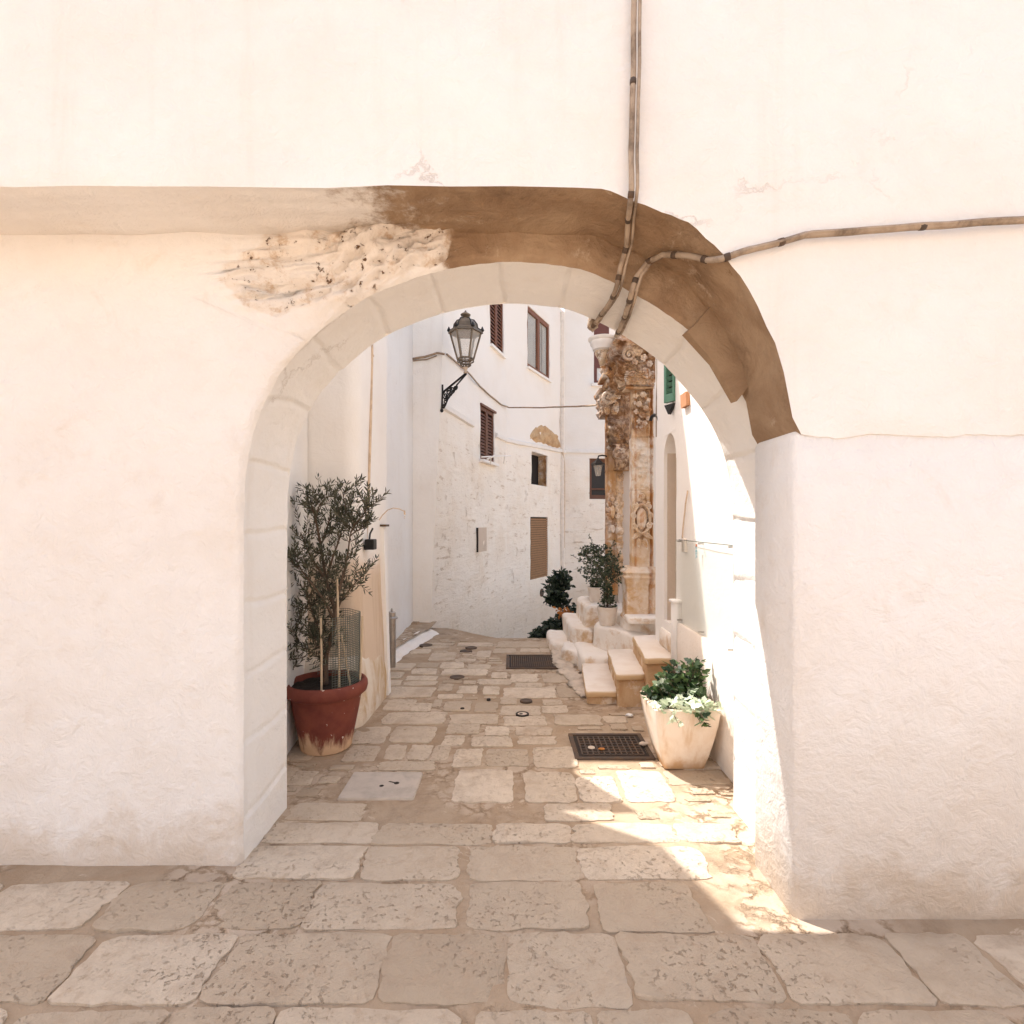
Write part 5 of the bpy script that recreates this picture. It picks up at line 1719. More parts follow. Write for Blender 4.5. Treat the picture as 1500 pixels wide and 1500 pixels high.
# ------------------------------------------------------------------ cables
def wob(pts, n=10, amp=.006, seed=0):
    out = []
    pts = [Vector(p) for p in pts]
    for a, b in zip(pts, pts[1:]):
        for k in range(n):
            p = a.lerp(b, k / n)
            q = p * 6
            out.append(p + Vector((noise.noise(q + Vector((seed, 0, 0))), 0, noise.noise(q + Vector((0, seed, 5))))) * amp)
    return out + [pts[-1]]
def arch_cable(name, img, label, r=.019):
    """img: (x, y, depth)"""
    pts = wob([P(x, y, Y) for x, y, Y in img], 8, .006, len(name))
    mb = MB(); mb.tube(pts, [r * (1 + .12 * nz(i * .7, 0, 0)) for i in range(len(pts))], 8)
    mb.tube([p + Vector((.022, -.008, .006)) for p in pts], r * .62, 6)
    o = mb.build(name, M['cable'], None, smooth='all')
    tag(o, label, 'cable', 'cables strapped to the arch')
    for i in range(5, len(pts) - 1, 11):
        t = (pts[i + 1] - pts[i]).normalized()
        cl = MB()
        cl.tube([pts[i] - t * .012, pts[i], pts[i] + t * .012], [r * 1.15, r * 1.2, r * 1.15], 8)
        cl.build('clip', M['castiron'], o, smooth='all')
arch_cable('arch_cable', [(934, -760, 2.165), (930, -60, 2.165), (927, 120, 2.165), (924, 278, 2.165), (922, 300, 2.19), (919, 330, 2.34), (917, 362, 2.44), (909, 392, 2.50), (903, 420, 2.52), (897, 436, 2.60), (884, 456, 2.80), (873, 472, 3.02), (866, 480, 3.05)], 'painted over cable running down the arch to the left of the thicker one', .011)
arch_cable('arch_cable', [(2600, 300, 2.165), (1580, 318, 2.165), (1350, 332, 2.165), (1180, 345, 2.165), (1085, 370, 2.165), (1058, 379, 2.185), (1036, 380, 2.27), (1005, 374, 2.36), (970, 372, 2.44), (948, 384, 2.50), (932, 405, 2.505), (925, 428, 2.51), (921, 447, 2.58), (915, 465, 2.75), (908, 482, 2.95), (903, 492, 3.05)], 'thick knotted cable bending across the vault and down the right side of the arch', .013)
e = MB(); e.blob(P(868, 476, 3.07), .03, .03, .035, 8, .4); e.blob(P(866, 470, 3.08), .018, .02, .03, 8, .4)
tag(e.build('cable_junction', M['cable'], None, smooth='all'), 'small knobbly cable junction at the lower edge of the arch', 'cable junction')

def wire(name, pts, r, label, cat='wire', mat='wire', group=None):
    mb = MB(); mb.tube(wob(pts, 6, .008, 3), r, 6)
    o = mb.build(name, M[mat], None, smooth='all'); tag(o, label, cat, group); return o
wc = lambda x, y, W_, d=.03: W_.p(*W_.uz(x, y), d, False)
wire('overhead_wire', [wc(652, 519, WC), wc(667, 532, WC), wc(684, 548, WC, .05), wc(700, 566, WD1, .04), wc(716, 580, WD1), wc(733, 593, WD1), wc(742, 597.5, WD, .06), P(790, 597, 11.2), P(840, 595.5, 9.2), P(888, 593.5, 7.0)], .014, 'tan wire running from the lantern corner down and across to the carved portal')
wire('overhead_wire', [P(570, 508, 8.2), P(585, 517, 8.22), P(601, 526, 8.24), P(622, 523, 8.24), P(640, 517, 8.22), P(651, 519, 8.2)], .016, 'sagging double wire left of the lantern, tied at the house corner')
wire('overhead_wire', [P(570, 533, 8.26), P(590, 531, 8.26), P(605, 528.5, 8.25), P(625, 527, 8.25), P(640, 521, 8.24)], .008, 'thin pale wire under the sagging one on the left wall')
# drying rod below the narrow shutter
dr = MB()
a, b = wc(684, 670, WC, .28), wc(735, 668, WD1, .20)
dr.tube([a, b], .013, 6)
for t in (.28, .75):
    q = a.lerp(b, t); dr.tube([q, q + Vector((-.02, .25, -.12))], .010, 6)
dr.tube([a.lerp(b, .33) + Vector((-.10, -.05, -.06)), a.lerp(b, .36) + Vector((.03, .02, .02))], .02, 6)
tag(dr.build('drying_rod', M['white_clean'], None, smooth=True), 'thin white drying rod fixed below the narrow brown shutter', 'drying rod')

# ------------------------------------------------------------------ things on the left house
asht = thing('wall_ashtray', 'tall brushed steel tube ashtray fixed to the end of the low house', 'ashtray', (P(573, 977, 5.9).x, 5.75, .05))
am = MB()
ac = Vector((P(574, 977, 5.75).x, 5.75, 0)); HA = lambda y: zz(y, 5.75)
am.lathe(ac, [(.040, HA(977)), (.041, HA(940)), (.041, HA(906))], 20)
am.build('tube', M['steel'], asht, smooth=True)
am = MB(); am.lathe(ac, [(.062, HA(906)), (.064, HA(904.5)), (.055, HA(903))], 20); am.lathe(ac, [(.040, HA(903)), (.040, HA(897)), (.030, HA(896))], 20); am.lathe(ac, [(.010, HA(896)), (.014, HA(893.5)), (.006, HA(891))], 12)
am.build('lid', M['steel'], asht, smooth=True)
am = MB(); am.tube([ac + Vector((-.05, -.02, HA(885))), ac + Vector((-.052, -.02, HA(950)))], .010, 6); am.tube([ac + Vector((-.05, -.02, HA(925))), ac + Vector((-.03, 0, HA(925)))], .008, 6); am.tube([ac + Vector((-.05, -.02, HA(945))), ac + Vector((-.03, 0, HA(945)))], .008, 6)
am.tube([ac + Vector((-.05, -.02, HA(945))), ac + Vector((-.22, -.7, HA(945)))], .008, 6)
am.build('bracket', M['iron'], asht, smooth=True)

spot = thing('spotlight', 'small black spotlight box on the wall beside the olive branches', 'spotlight', P(542, 797, 4.5))
m = MB(); q = P(544, 797, 4.48); m.box(q.x - .045, q.x + .03, 4.44, 4.54, q.z - .045, q.z + .04, .006)
m.build('housing', M['black'], spot)
m = MB(); q2 = P(536, 801, 4.47); m.tube([q2 + Vector((-.012, 0, -.004)), q2 + Vector((.03, 0, 0))], .024, 12)
m.build('lens_tube', M['black'], spot, smooth=True)
m = MB(); m.tube([P(541, 791, 4.5), P(542, 782, 4.53), P(546, 774, 4.56)], .008, 6)
m.build('arm', M['black'], spot, smooth=True)

m = MB()
m.tube([P(550, 774, 4.9), P(554, 764, 4.9), P(560, 755, 4.9), P(568, 747, 4.9), P(576, 744.2, 4.9), (P(585, 745.5, 4.9)), P(592, 749, 4.9)], .0045, 6)
m.tube([P(592.5, 748, 4.9), P(592.8, 754, 4.9)], .008, 6)
for yy in (756.5, 758.5): m.tube([P(592.7, yy, 4.9), P(592.8, yy + .8, 4.9)], .007, 6)
tag(m.build('hooked_rod', M['pipe'], None, smooth=True), 'thin arched rod with a small hanging tip above the white door jamb', 'rod')

# ------------------------------------------------------------------ drain covers
def rect_cover(b, name, label, rows, cols, z=.010):
    x0, x1, y0, y1 = b
    t = thing(name, label, 'drain cover', ((x0 + x1) / 2, (y0 + y1) / 2, 0))
    f = MB()
    f.box(x0, x1, y0, y0 + .03, -.02, z); f.box(x0, x1, y1 - .03, y1, -.02, z)
    f.box(x0, x0 + .03, y0 + .03, y1 - .03, -.02, z); f.box(x1 - .03, x1, y0 + .03, y1 - .03, -.02, z)
    f.build('frame', M['castiron'], t)
    p = MB(); p.box(x0 + .034, x1 - .034, y0 + .034, y1 - .034, -.02, z - .006)
    p.build('plate', M['castdark'], t)
    g = MB()
    ax, bx, ay, by = x0 + .06, x1 - .06, y0 + .06, y1 - .06
    for i in range(cols + 1):
        x = ax + (bx - ax) * i / cols; g.box(x - .005, x + .005, ay, by, z - .008, z + .001)
    for j in range(rows + 1):
        y = ay + (by - ay) * j / rows
        for i in range(cols):
            xa = ax + (bx - ax) * i / cols + .005; xb = ax + (bx - ax) * (i + 1) / cols - .005
            g.box(xa, xb, y - .005, y + .005, z - .008, z + .0005)
    g.build('grid', M['castiron'], t)
    return t
rect_cover(covers['g1'], 'drain_grate', 'worn rectangular iron drain cover at the top of the street by the rounded steps', 10, 22)
rect_cover(covers['g2'], 'drain_grate', 'dark rectangular iron drain cover with a square grid beside the planter', 7, 11)
b = covers['g2']
m = MB(); m.blob((b[0] + .20, b[2] + .13, .02), .022, .018, .006, 8, .6); tag(m.build('dry_leaf', M['orange'], None, smooth='all'), 'orange dry leaf lying on the grid of the drain cover', 'leaf')
m = MB(); m.lathe((b[0] + .135, b[2] + .17, .012), [(.026, 0), (.024, .004), (.008, .004)], 12); tag(m.build('bottle_cap', M['cream'], None), 'pale round cap lying on the left part of the dark drain cover', 'bottle cap')
m = MB(); m.blob((b[1] - .03, b[2] + .20, .028), .035, .02, .012, 8, .5); m.v = m.v; tag(m.build('pebble', M['cream'], None, smooth='all'), 'pale pebble on the right end of the dark drain cover', 'pebble')
q = G(922, 1050); m = MB(); m.blob(q + Vector((0, 0, .014)), .03, .022, .012, 8, .6, 6, 3); tag(m.build('scrap', M['litter'], None, smooth='all'), 'scrap of white litter on the paving between stairs and planter', 'litter')
# concrete inspection cover bottom left
x0, x1, y0, y1 = covers['slab']
m = MB(); m.box(x0, x1, y0, y1, -.03, .012, .008)
ic = m.build('inspection_cover', M['concrete'], None, smooth=True); tag(ic, 'square pale concrete inspection cover with two dark holes by the big terracotta pot', 'manhole cover')
m = MB()
q = G(559, 1154); m.lathe((q.x, q.y, .0125), [(.014, 0), (.012, .001)], 12); m.build('hole', M['castdark'], ic)
m = MB()
q = G(581, 1150); m.lathe((q.x, q.y, .0125), [(.017, 0), (.015, .001)], 10); m.obox(q + Vector((-.03, .012, .013)), (.02, -.008, 0), (.003, .004, 0), (0, 0, .0005))
m.build('hole', M['castdark'], ic)
for i, (u, v, r, lab, ring) in enumerate([
        (300, 215, .085, 'small dark round cap in the paving near the white kerb at the far left', 0),
        (610, 232, .075, 'small dark round cap in the paving, the farther of the close pair at the crest', 0),
        (575, 255, .075, 'small dark round cap in the paving, the nearer of the close pair at the crest', 0),
        (515, 435, .075, 'dark round cap alone in the middle of the paving, left of the far drain cover', 0),
        (988, 598, .055, 'dark round iron cap just beyond the pale ringed one', 0),
        (962, 690, .055, 'round cap with a pale centre and dark ring in the middle of the paving', 1),
        (730, 588, .018, 'tiny round plug in the mortar left of the dark iron cap', 0),
        (550, 652, .018, 'tiny round plug at the edge of a smooth paving stone left of centre', 0)]):
    p = G(560 + .2133 * u, 900 + .2133 * v)
    gz = ground_z(p.x, p.y)
    mm = MB()
    if ring:
        t = thing('water_cap', lab, 'water cap', (p.x, p.y, 0))
        mm.lathe((p.x, p.y, 0), [(r, -.01), (r, .012), (r * .74, .013), (r * .72, .008)], 24)
        mm.build('ring', M['castdark'], t, smooth=True)
        mm = MB(); mm.lathe((p.x, p.y, 0), [(r * .71, 0), (r * .70, .010)], 24); k = mm.build('disc', M['cream'], t, smooth=True)
        mm = MB(); mm.lathe((p.x - r * .2, p.y - .004, .0105), [(r * .30, 0), (r * .26, .001)], 12); mm.build('keyhole', M['castdark'], t)
    else:
        mm.lathe((p.x, p.y, gz), [(r * 1.0, -.02), (r, .011), (r * .9, .013), (r * .55, .0132), (r * .5, .0115)], 24)
        o = mm.build('water_cap', M['castiron'] if r > .03 else M['castdark'], None, smooth=True)
        tag(o, lab, 'water cap')

# ------------------------------------------------------------------ planting helpers
def leaf_quad(mb, p, d, up, L, Wd, tone, curl=.15, shape='lance'):
    d = d.normalized(); s = d.cross(up)
    if s.length < 1e-3: s = d.cross(Vector((1, 0, 0)))
    s.normalize(); n = s.cross(d)
    c = (tone, 0, 0)
    if shape == 'lance':
        prof = ((.0, .12), (.35, 1.0), (.7, .75), (1.0, .02))
    elif shape == 'round':
        prof = ((.0, .25), (.25, .95), (.6, 1.0), (1.0, .12))
    else:   # ivy: lobed
        pts = [(0, 0), (.05, .55), (.30, .95), (.38, .48), (.62, .55), (1, 0), (.62, -.55), (.38, -.48), (.30, -.95), (.05, -.55)]
        ctr = mb.add(p + d * L * .3 - n * L * .04, c)
        ids = [mb.add(p + d * L * a + s * Wd * b - n * curl * L * (b * b * .6 + a * a * .5), c) for a, b in pts]
        for k in range(len(ids)): mb.face(ctr, ids[k], ids[(k + 1) % len(ids)])
        return
    L0 = []
    for a, b in prof:
        base = p + d * L * a - n * (curl * L * a * a)
        L0.append((mb.add(base + s * Wd * b * .5 + n * Wd * .12 * b, c), mb.add(base - s * Wd * b * .5 + n * Wd * .12 * b, c)))
    for q, r in zip(L0, L0[1:]): mb.face(q[0], q[1], r[1], r[0])
def rdir(rr, z0=-1, z1=1):
    a = rr.uniform(0, 2 * math.pi); z = rr.uniform(z0, z1); h = math.sqrt(max(0, 1 - z * z))
    return Vector((h * math.cos(a), h * math.sin(a), z))

# ------------------------------------------------------------------ big terracotta pot with the olive
PC = Vector((-1.325, 3.9, 0))
pot = thing('terracotta_pot', 'large flaking red terracotta pot holding the olive tree', 'plant pot', PC)
m = MB()
m.lathe(PC, [(.165, .0), (.175, .01), (.195, .12), (.225, .27), (.243, .375), (.247, .38), (.262, .385), (.280, .40), (.288, .43), (.286, .455), (.275, .472), (.258, .478), (.246, .472), (.240, .45), (.238, .42)], 56, capt=False)
m.build('body', M['terracotta'], pot, smooth=True)
m = MB()
def soilf(c, r, z):
    def fn(u, v):
        a = u * 2 * math.pi; rr = r * v
        x, y = c.x + rr * math.cos(a), c.y + rr * math.sin(a)
        return Vector((x, y, z + .02 * fbm(x, y, 0, 14, 3)))
    return fn
m.grid(soilf(PC, .242, .44), 40, 10)
m.build('soil', M['soil'], pot, smooth='all')

def make_olive():
    rr = random.Random(5)
    t = thing('olive_tree', 'young olive tree with narrow grey green leaves growing in the terracotta pot', 'tree', (PC.x, PC.y, .44))
    trunk = MB()
    tb = [P(477, 1003, 3.9), P(478, 960, 3.92), P(486, 930, 3.9), P(491, 900, 3.9), P(478, 850, 3.92), P(470, 800, 3.95)]
    for p in tb: p.y += .0
    def limb(pts, r0, r1):
        k = len(pts); trunk.tube(pts, [r0 + (r1 - r0) * i / (k - 1) for i in range(k)], 8)
    def spl(pts, n=5):
        out = []
        for i in range(len(pts) - 1):
            p0, p1, p2, p3 = pts[max(0, i - 1)], pts[i], pts[i + 1], pts[min(len(pts) - 1, i + 2)]
            for j in range(n):
                s = j / n
                out.append(.5 * (2 * p1 + (p2 - p0) * s + (2 * p0 - 5 * p1 + 4 * p2 - p3) * s * s + (3 * p1 - p0 - 3 * p2 + p3) * s ** 3))
        return out + [pts[-1]]
    limb(spl(tb), .020, .009)
    def B(*img): return [P(x, y, Y) for x, y, Y in img]
    limbs = [
        B((489, 905, 3.9), (498, 860, 3.86), (508, 820, 3.84), (513, 785, 3.83), (518, 770, 3.82)),
        B((478, 850, 3.92), (488, 815, 3.95), (497, 790, 3.97), (503, 765, 4.0)),
        B((491, 900, 3.9), (500, 880, 3.98), (515, 860, 4.02), (528, 845, 4.05)),
        B((470, 800, 3.95), (462, 760, 3.9), (455, 735, 3.88)),
        B((478, 850, 3.92), (455, 815, 3.85), (440, 780, 3.82)),
        B((489, 905, 3.9), (468, 870, 3.8), (445, 840, 3.75), (430, 815, 3.74)),
        B((518, 770, 3.82), (530, 757, 3.80), (539, 740, 3.80)),
        B((513, 785, 3.83), (522, 778, 3.84), (536, 772, 3.86)),
        B((503, 765, 4.0), (506, 745, 4.0), (502, 722, 4.0)),
        B((478, 950, 3.92), (468, 925, 3.9), (458, 900, 3.9), (452, 880, 3.88)),
        B((470, 800, 3.95), (480, 770, 4.0), (486, 745, 4.02)),
        B((462, 760, 3.9), (468, 740, 3.9), (480, 728, 3.9)),
        B((500, 880, 3.98), (488, 860, 4.08), (475, 845, 4.12)),
        B((482, 940, 3.9), (470, 950, 3.86), (462, 940, 3.84)),
    ]
    for i, l in enumerate(limbs): limb(spl(l), .010 if i < 6 else .006, .003)
    tips = []
    leaves = MB()
    def twig(p, d, L, dens=1.0):
        n = max(5, int(L / .018 * dens)); pts = [p]
        for k in range(n):
            d = (d + rdir(rr) * .16 + Vector((0, 0, .05))).normalized()
            pts.append(pts[-1] + d * (L / n))
        trunk.tube(pts, [.0026 - .0016 * k / n for k in range(n + 1)], 4)
        for k in range(1, n + 1):
            side = rdir(rr)
            s = d.cross(side).normalized()
            for sg in (-1, 1):
                if rr.random() < .9:
                    dd = (d * .75 + s * sg * .8 + Vector((0, 0, .18))).normalized()
                    leaf_quad(leaves, pts[k], dd, rdir(rr), rr.uniform(.032, .056), rr.uniform(.008, .013), rr.random() ** 1.5, rr.uniform(0, .3))
        leaf_quad(leaves, pts[-1], d, rdir(rr), .045, .010, rr.random())
    for l in limbs + [tb[3:]]:
        s = spl(l, 6)
        for i in range(2, len(s)):
            for _ in range(2):
                if rr.random() < .6:
                    tw = (s[i] - s[i - 1]).normalized()
                    twig(s[i], (tw * .5 + rdir(rr, -.3, .9)).normalized(), rr.uniform(.09, .20))
    # tall sprigs that stand clear of the crown
    for (x0, y0, x1, y1) in ((508, 760, 502, 718), (535, 752, 546, 714), (536, 762, 536, 726), (490, 752, 488, 724), (478, 745, 470, 722), (525, 772, 545, 758), (520, 800, 528, 795), (524, 850, 533, 872), (518, 835, 534, 845), (515, 770, 517, 730), (496, 760, 497, 735), (470, 742, 462, 712), (452, 745, 447, 716), (440, 770, 430, 735), (526, 765, 529, 738), (511, 822, 523, 812)):
        p, q = P(x0, y0, 3.88), P(x1, y1, 3.86)
        twig(p, (q - p).normalized(), (q - p).length, .8)
    # dense inner crown
    for _ in range(78):
        c = PC + Vector((-.22, 0, .98))
        d = rdir(rr)
        p = c + Vector((d.x * .30, d.y * .28, d.z * .42)) * rr.random() ** .5
        if p.x > -1.12 and rr.random() < .7: continue
        twig(p, rdir(rr, -.2, 1), rr.uniform(.07, .15))
    for _ in range(34):
        p = PC + Vector((rr.uniform(-.32, .03), rr.uniform(-.15, .15), rr.uniform(.55, .85)))
        twig(p, rdir(rr, -.2, 1), rr.uniform(.06, .12))
    trunk.build('trunk', M['bark'], t, smooth='all')
    leaves.build('crown', M['olive_leaf'], t)
make_olive()
stakes = [((497, 1003, 3.82), (494, 848, 3.86)), ((514, 1001, 3.86), (500, 930, 3.86)), ((471, 1010, 3.74), (470, 905, 3.78)), ((527, 995, 3.92), (531, 902, 3.92))]
labs = ['tall cane stake upright in the middle of the terracotta pot', 'slanting cane stake leaning left inside the terracotta pot', 'pale cane stake near the front left of the terracotta pot', 'grey stake holding the wire mesh at the right rim of the terracotta pot']
for (a, b), lb in zip(stakes, labs):
    m = MB(); pa, pb = P(*a), P(*b); pa.z = .42
    m.tube([pa, pa.lerp(pb, .5) + Vector((.002, 0, 0)), pb], .0075, 8)
    for k in range(1, 6): m.tube([pa.lerp(pb, k / 6 - .003), pa.lerp(pb, k / 6 + .003)], .0092, 8)
    tag(m.build('plant_stake', M['bamboo'], None, smooth=True), lb, 'plant stake', 'stakes in the terracotta pot')
def make_guard():
    m = MB()
    def pt(a, z):
        r = .222 + .012 * (z - .45) + .006 * math.sin(a * 5)
        return Vector((PC.x + r * math.cos(a), PC.y + r * math.sin(a), z))
    a0, a1 = math.radians(-62), math.radians(125)
    for j in range(30):
        z = .47 + j * .0165
        m.tube([pt(a0 + (a1 - a0) * k / 26, z + .004 * math.sin(k * .8)) for k in range(27)], .0021, 3)
    for k in range(40):
        a = a0 + (a1 - a0) * k / 39
        m.tube([pt(a, .46), pt(a, .95)], .0018, 3)
    tag(m.build('wire_mesh', M['mesh_wire'], None), 'grey green wire mesh guard curved around the olive trunk in the pot', 'mesh guard')
make_guard()

# ------------------------------------------------------------------ planter with ivy
PL = Vector((1.115, 3.66, 0))
planter = thing('stone_planter', 'square tapering sandy stone planter standing against the right wall', 'planter', PL)
def make_planter():
    m = MB(); n = 16
    def ring(z, hx, hy, pw=18):
        out = []
        for side in range(4):
            for k in range(n):
                t = -1 + 2 * k / n
                px, py = ((t, -1), (1, t), (-t, 1), (-1, -t))[side]
                rr = (abs(px) ** pw + abs(py) ** pw) ** (-1 / pw)
                fl = 0.006 * (1 if abs(t) < .62 else 0) * (z / .4)
                v = Vector((px, py)).normalized()
                out.append(m.add((PL.x + px * rr * hx + v.x * fl, PL.y + py * rr * hy + v.y * fl, z)))
        return out
    lv = [(0, .122, .122), (.006, .130, .130), (.10, .157, .157), (.20, .181, .181), (.30, .201, .201), (.385, .213, .213), (.408, .214, .214), (.414, .208, .208), (.414, .190, .190), (.405, .185, .185), (.34, .178, .178)]
    rs = [ring(*a) for a in lv]
    for a, b in zip(rs, rs[1:]):
        for k in range(4 * n): m.face(a[k], a[(k + 1) % (4 * n)], b[(k + 1) % (4 * n)], b[k])
    m.face(*rs[0][::-1])
    m.build('body', M['planter'], planter, smooth=True)
    s = MB(); s.grid(lambda u, v: Vector((PL.x - .183 + .366 * u, PL.y - .183 + .366 * v, .365 + .015 * nz(u * 9, v * 9, 0))), 16, 16)
    s.build('soil', M['soil'], planter, smooth='all')
make_planter()
def make_ivy():
    rr = random.Random(21)
    t = thing('ivy_plant', 'ivy with dark leaves and pale variegated leaves spilling over the planter rim', 'plant', (PL.x, PL.y, .37))
    dk, pl, st = MB(), MB(), MB()
    def vine(p, d, L, mb, size, droop=.0):
        n = max(3, int(L / .035)); pts = [p]
        for k in range(n):
            d = (d + rdir(rr) * .3 + Vector((0, 0, -droop))).normalized(); pts.append(pts[-1] + d * (L / n))
        st.tube(pts, .002, 4)
        for q in pts[1:]:
            for _ in range(2):
                dd = (rdir(rr, -.4, .6) + d * .3).normalized()
                leaf_quad(mb, q + dd * .012, dd, (rdir(rr, .3, 1)), rr.uniform(.7, 1.2) * size, rr.uniform(.35, .55) * size, rr.random() ** 1.3, rr.uniform(0, .35), 'ivy')
    for _ in range(34):       # dark mass at the back, climbing
        p = PL + Vector((rr.uniform(-.02, .16), rr.uniform(-.02, .16), .38))
        vine(p, Vector((rr.uniform(-.3, .2), rr.uniform(-.2, .2), 1)), rr.uniform(.10, .25), dk, .062)
    for _ in range(5):
        vine(PL + Vector((rr.uniform(.05, .14), rr.uniform(.0, .1), .50)), Vector((rr.uniform(-.2, .5), -.2, 1)), .16, dk, .058)
    for _ in range(34):
        p = PL + Vector((rr.uniform(-.17, .15), rr.uniform(-.14, .12), .38))
        vine(p, Vector((rr.uniform(-.5, .5), rr.uniform(-.5, .3), .6)), rr.uniform(.05, .12), dk, .058)
    for _ in range(30):       # pale leaves at the front rim
        p = PL + Vector((rr.uniform(-.16, .16), rr.uniform(-.19, -.06), .41))
        vine(p, Vector((rr.uniform(-.4, .4), rr.uniform(-.9, .1), .35)), rr.uniform(.05, .11), pl, .060, .14)
    for _ in range(9):
        p = PL + Vector((rr.uniform(-.15, .13), rr.uniform(-.05, .08), .45))
        vine(p, Vector((rr.uniform(-.5, .5), rr.uniform(-.6, .2), .5)), .05, pl, .062)
    for dx in (-.115, .03, .06):
        vine(PL + Vector((dx, -.205, .41)), Vector((0, -.5, .1)), .09, dk if dx > 0 else pl, .055, .5)
    dk.build('dark_foliage', M['ivy_leaf'], t)
    pl.build('pale_foliage', M['pale_leaf'], t)
    st.build('stem', M['bark'], t)
make_ivy()

# ------------------------------------------------------------------ white pots with shrubs on the steps
def white_pot(c, r, h, label, rim=True):
    t = thing('white_pot', label, 'plant pot', c, 'white pots on the stairs')
    m = MB(); c = Vector(c)
    m.lathe(c, [(r * .70, 0), (r * .74, .008), (r * .97, h * .9), (r * 1.0, h * .93), (r * 1.0, h), (r * .9, h), (r * .88, h * .9)], 28, capt=False)
    m.build('body', M['pot_white'], t, smooth=True)
    s = MB(); s.grid(soilf(c, r * .89, c.z + h * .9), 24, 6); s.build('soil', M['soil'], t, smooth='all')
    return t
def shrub(name, c, label, seed, H, prof, n, size, mat='dark_leaf', shape='round', extra=()):
    rr = random.Random(seed)
    t = thing(name, label, 'shrub', c, None)
    c = Vector(c); lv, st = MB(), MB()
    st.tube([c, c + Vector((.005, .0, H * .3)), c + Vector((-.01, 0, H * .62))], [.012, .010, .004], 6)
    for _ in range(n):
        f = rr.random()
        r = prof(f)
        a = rr.uniform(0, 2 * math.pi); q = rr.random() ** .45
        ax = c + Vector((0, 0, H * f))
        off = prof.shift(f) if hasattr(prof, 'shift') else Vector((0, 0, 0))
        p = ax + off + Vector((math.cos(a) * r * q, math.sin(a) * r * q, rr.uniform(-.02, .02)))
        d = (Vector((math.cos(a), math.sin(a), 0)) * .8 + rdir(rr, -.2, 1)).normalized()
        if rr.random() < .25: st.tube([ax + off * .6, p], [.003, .0015], 4)
        for _k in range(rr.randint(3, 6)):
            dd = (d * .5 + rdir(rr)).normalized()
            leaf_quad(lv, p + rdir(rr) * size * .5, dd, rdir(rr), size * rr.uniform(.7, 1.2), size * rr.uniform(.4, .62), rr.random() ** 1.6, rr.uniform(0, .4), shape)
    extra = list(extra) + [(c + Vector((rr.uniform(-.05, .05), rr.uniform(-.05, .05), H * rr.uniform(.4, .8))), (rr.uniform(-1, 1), rr.uniform(-1, 1), rr.uniform(.1, 1.0)), rr.uniform(.14, .28)) for _ in range(14)]
    for (p, d, L) in extra:
        pts = [Vector(p)]; dd = Vector(d).normalized()
        for k in range(8):
            dd = (dd + rdir(rr) * .15).normalized(); pts.append(pts[-1] + dd * L / 8)
            for _ in range(2): leaf_quad(lv, pts[-1], (dd * .3 + rdir(rr)).normalized(), rdir(rr), size * .8, size * .4, rr.random(), .2, shape)
        st.tube(pts, .003, 4)
    st.build('stem', M['bark'], t, smooth='all'); lv.build('foliage', M[mat], t)
    return t
pcA = Vector((P(889.5, 915, 6.15).x, 6.15, .448))
white_pot(pcA, .118, .205, 'nearer white pot on the middle step with a leafy shrub')
pcB = Vector((P(874, 885, 6.85).x, 6.85, .602))
white_pot(pcB, .115, .19, 'farther white pot on the upper step partly hidden by the shrub')
shrub('potted_shrub', pcA + Vector((0, 0, .18)), 'small leafed dark shrub growing in the nearer white pot', 51, .58,
      lambda f: (.085 if f < .2 else .05 if f < .36 else .155 * sstep(.34, .55, f) * sstep(1.12, .8, f) + .02), 190, .034,
      extra=[(pcA + Vector((.03, 0, .62)), (.55, 0, .75), .22), (pcA + Vector((.02, 0, .5)), (.7, -.1, .35), .18)])
shrub('potted_shrub', pcB + Vector((0, 0, .16)), 'taller loose dark shrub growing in the farther white pot', 52, .54,
      lambda f: .06 + .17 * sstep(.05, .4, f) * sstep(1.15, .75, f), 230, .036,
      extra=[(pcB + Vector((-.05, 0, .42)), (-.9, 0, .45), .30), (pcB + Vector((.0, 0, .6)), (-.15, 0, 1), .26), (pcB + Vector((.06, 0, .5)), (.75, 0, .7), .32), (pcB + Vector((-.08, 0, .52)), (-.6, 0, .8), .2)])

# dark creeper beyond the crest, climbing the end of the stairs
def make_creeper():
    rr = random.Random(77)
    t = thing('creeper', 'dark creeper covering the slope beyond the crest at the foot of the corner house', 'creeper', (.65, 8.3, -.15))
    lv = MB()
    for _ in range(2300):
        f = rr.random() ** .8                     # along the slope from left low to right high
        x = 775 + 65 * f + rr.uniform(-6, 8)
        top = 936 - 46 * max(0, (x - 772) / 68) ** .9 + 3 * math.sin(x * .35) + 3.5 * math.sin(x * .9)
        y = top + rr.random() ** 1.3 * (960 - top)
        p = P(x, y, rr.uniform(8.0, 8.7))
        leaf_quad(lv, p, (rdir(rr, -.6, .5) + Vector((0, -.5, 0))).normalized(), rdir(rr, 0, 1), rr.uniform(.05, .09), rr.uniform(.03, .055), rr.random() ** 2, .2, 'round')
    lv.build('foliage', M['creeper_leaf'], t)
    st = MB()
    for k in range(9):
        x = 785 + k * 6.5
        st.tube([P(x, 965, 8.5), P(x + 2, 948, 8.45), P(x + 4, 936 - (x - 772) * .5, 8.4)], .012, 5)
    st.build('stem', M['bark'], t, smooth='all')
    o = MB()
    for _ in range(46):
        p = P(rr.gauss(826, 6), rr.gauss(898, 5), 7.95)
        leaf_quad(o, p, rdir(rr), rdir(rr), .06, .035, rr.random(), .2, 'round')
    o.build('dry_leaves', M['orange'], t)
make_creeper()
cb = P(820, 888, 8.6)
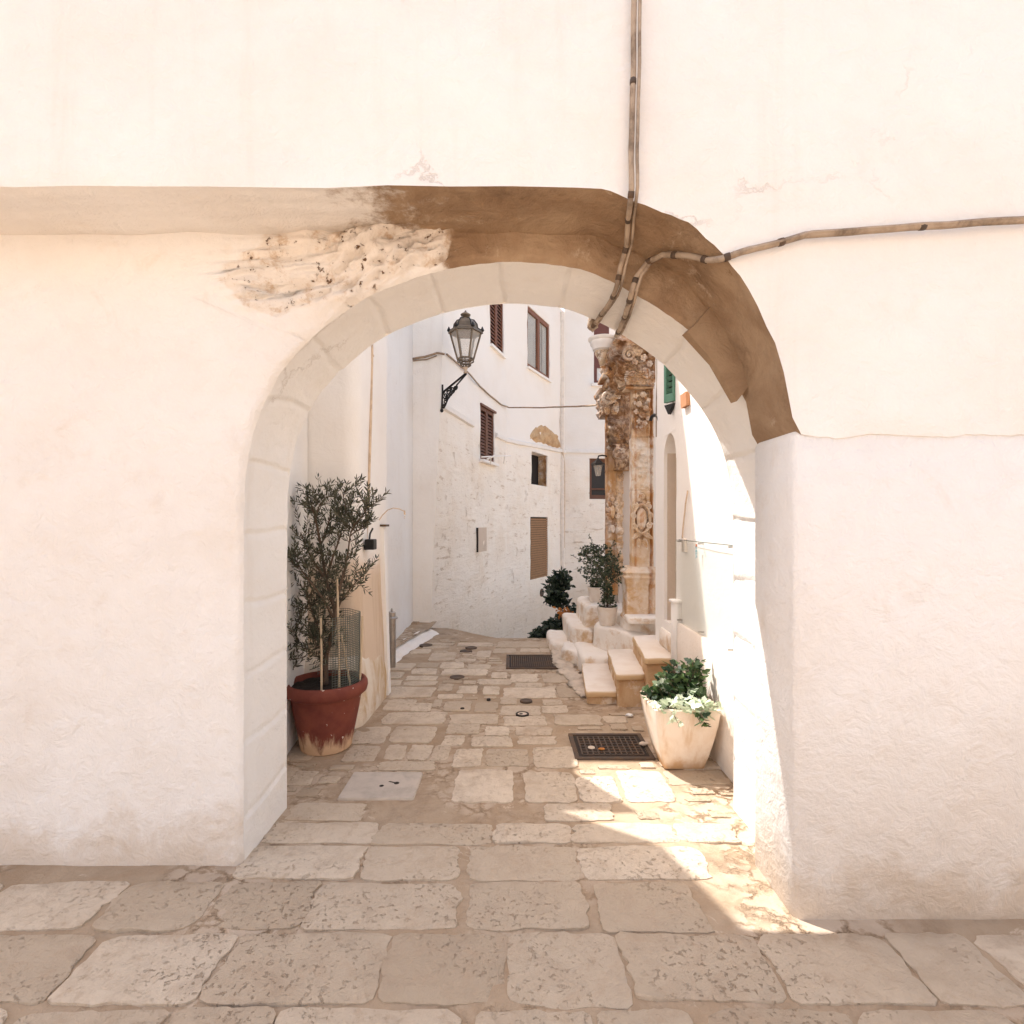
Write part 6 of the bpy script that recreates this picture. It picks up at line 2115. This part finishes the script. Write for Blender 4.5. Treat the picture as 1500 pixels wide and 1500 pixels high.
class Pr:
    def __call__(self, f): return .15 * math.sin(math.pi * min(1, max(0, f * .85 + .12))) ** .7 + .04 + .05 * math.sin(f * 17)
    def shift(self, f): return Vector((-.05 + .14 * max(0, f - .45), 0, 0))
shrub('leaning_shrub', (cb.x, 8.6, cb.z), 'dark large leafed shrub standing above the creeper against the corner house', 61, .52, Pr(), 130, .085, 'creeper_leaf', 'round')

# ------------------------------------------------------------------ acrylic panel on the right wall
gp = thing('acrylic_panel', 'clear acrylic menu panel on the sunlit right wall with small teal lettering', 'sign', (1.36, 4.1, .78))
m = MB(); m.box(1.362, 1.372, 3.35, 4.55, .785, 1.46)
m.build('sheet', M['panel_glass'], gp)
for y in (4.48, 3.98, 3.42):
    for z in (1.445, .80):
        m = MB(); m.tube([(1.355, y, z), (1.402, y, z)], .007, 8)
        m.build('fixing', M['steel'], gp, smooth=True)
m = MB(); m.box(1.3735, 1.3745, 3.40, 4.50, 1.452, 1.459)
m.build('edge_strip', M['mesh_wire'], gp)
def text_mesh(body, size, name, mat, parent, mtx):
    cu = bpy.data.curves.new(name, 'FONT'); cu.body = body; cu.size = size; cu.extrude = .0006
    cu.align_x = 'CENTER'; cu.align_y = 'CENTER'
    tmp = bpy.data.objects.new(name, cu); sc.collection.objects.link(tmp)
    dg = bpy.context.evaluated_depsgraph_get()
    me = bpy.data.meshes.new_from_object(tmp.evaluated_get(dg))
    bpy.data.objects.remove(tmp); me.name = name
    me.transform(mtx); me.transform(Matrix.Translation(-root_loc(parent)))
    me.materials.clear(); me.materials.append(mat)
    o = bpy.data.objects.new(name, me); sc.collection.objects.link(o); o.parent = parent
    return o
# lettering reads upwards, seen from the street (-x side)
c = P(1028.5, 808, 4.03); 
# local x (reading) -> +z ; local y (up of letters) -> +y (towards the far end) ; normal -> -x
mt = Matrix(((0, 0, -1, 1.3605), (0, 1, 0, 4.03), (1, 0, 0, zz(808, 4.03)), (0, 0, 0, 1)))
text_mesh('VISA', .052, 'lettering', M['ink_teal'], gp, mt)
m = MB(); z = zz(799, 4.03); m.obox((1.3605, 4.03, z), (.0006, 0, 0), (0, .016, 0), (0, 0, .010)); m.build('sticker', M['ink_red'], gp)
wire('wall_cable', [(1.39, 4.45, 1.47), (1.385, 4.40, 1.62), (1.39, 4.32, 1.85)], .006, 'short tan cable running up the right wall from the acrylic panel', 'cable', 'pipe')
m = MB(); m.box(1.372, 1.402, 4.36, 4.42, 1.36, 1.47, .004)
tag(m.build('junction_box', M['pipe_pale'], None), 'small pale junction box behind the top of the acrylic panel', 'junction box')

# ------------------------------------------------------------------ the street behind the camera
oh = thing('opposite_house', 'sunlit whitewashed house across the street behind the viewer', 'house', (0, -6.2, 0))
m = MB()
m.box(-10, 10, -9, -6.2, -.1, 6.5)
m.build('wall', M['white'], oh)
m = MB(); m.box(-1.0, .1, -6.19, -6.14, 0, 2.2); m.build('door', M['wood'], oh)
for x in (-6, 4):
    m = MB(); m.box(x, x + 1.0, -6.19, -6.15, 2.6, 4.0); m.build('window', M['wood'], oh)
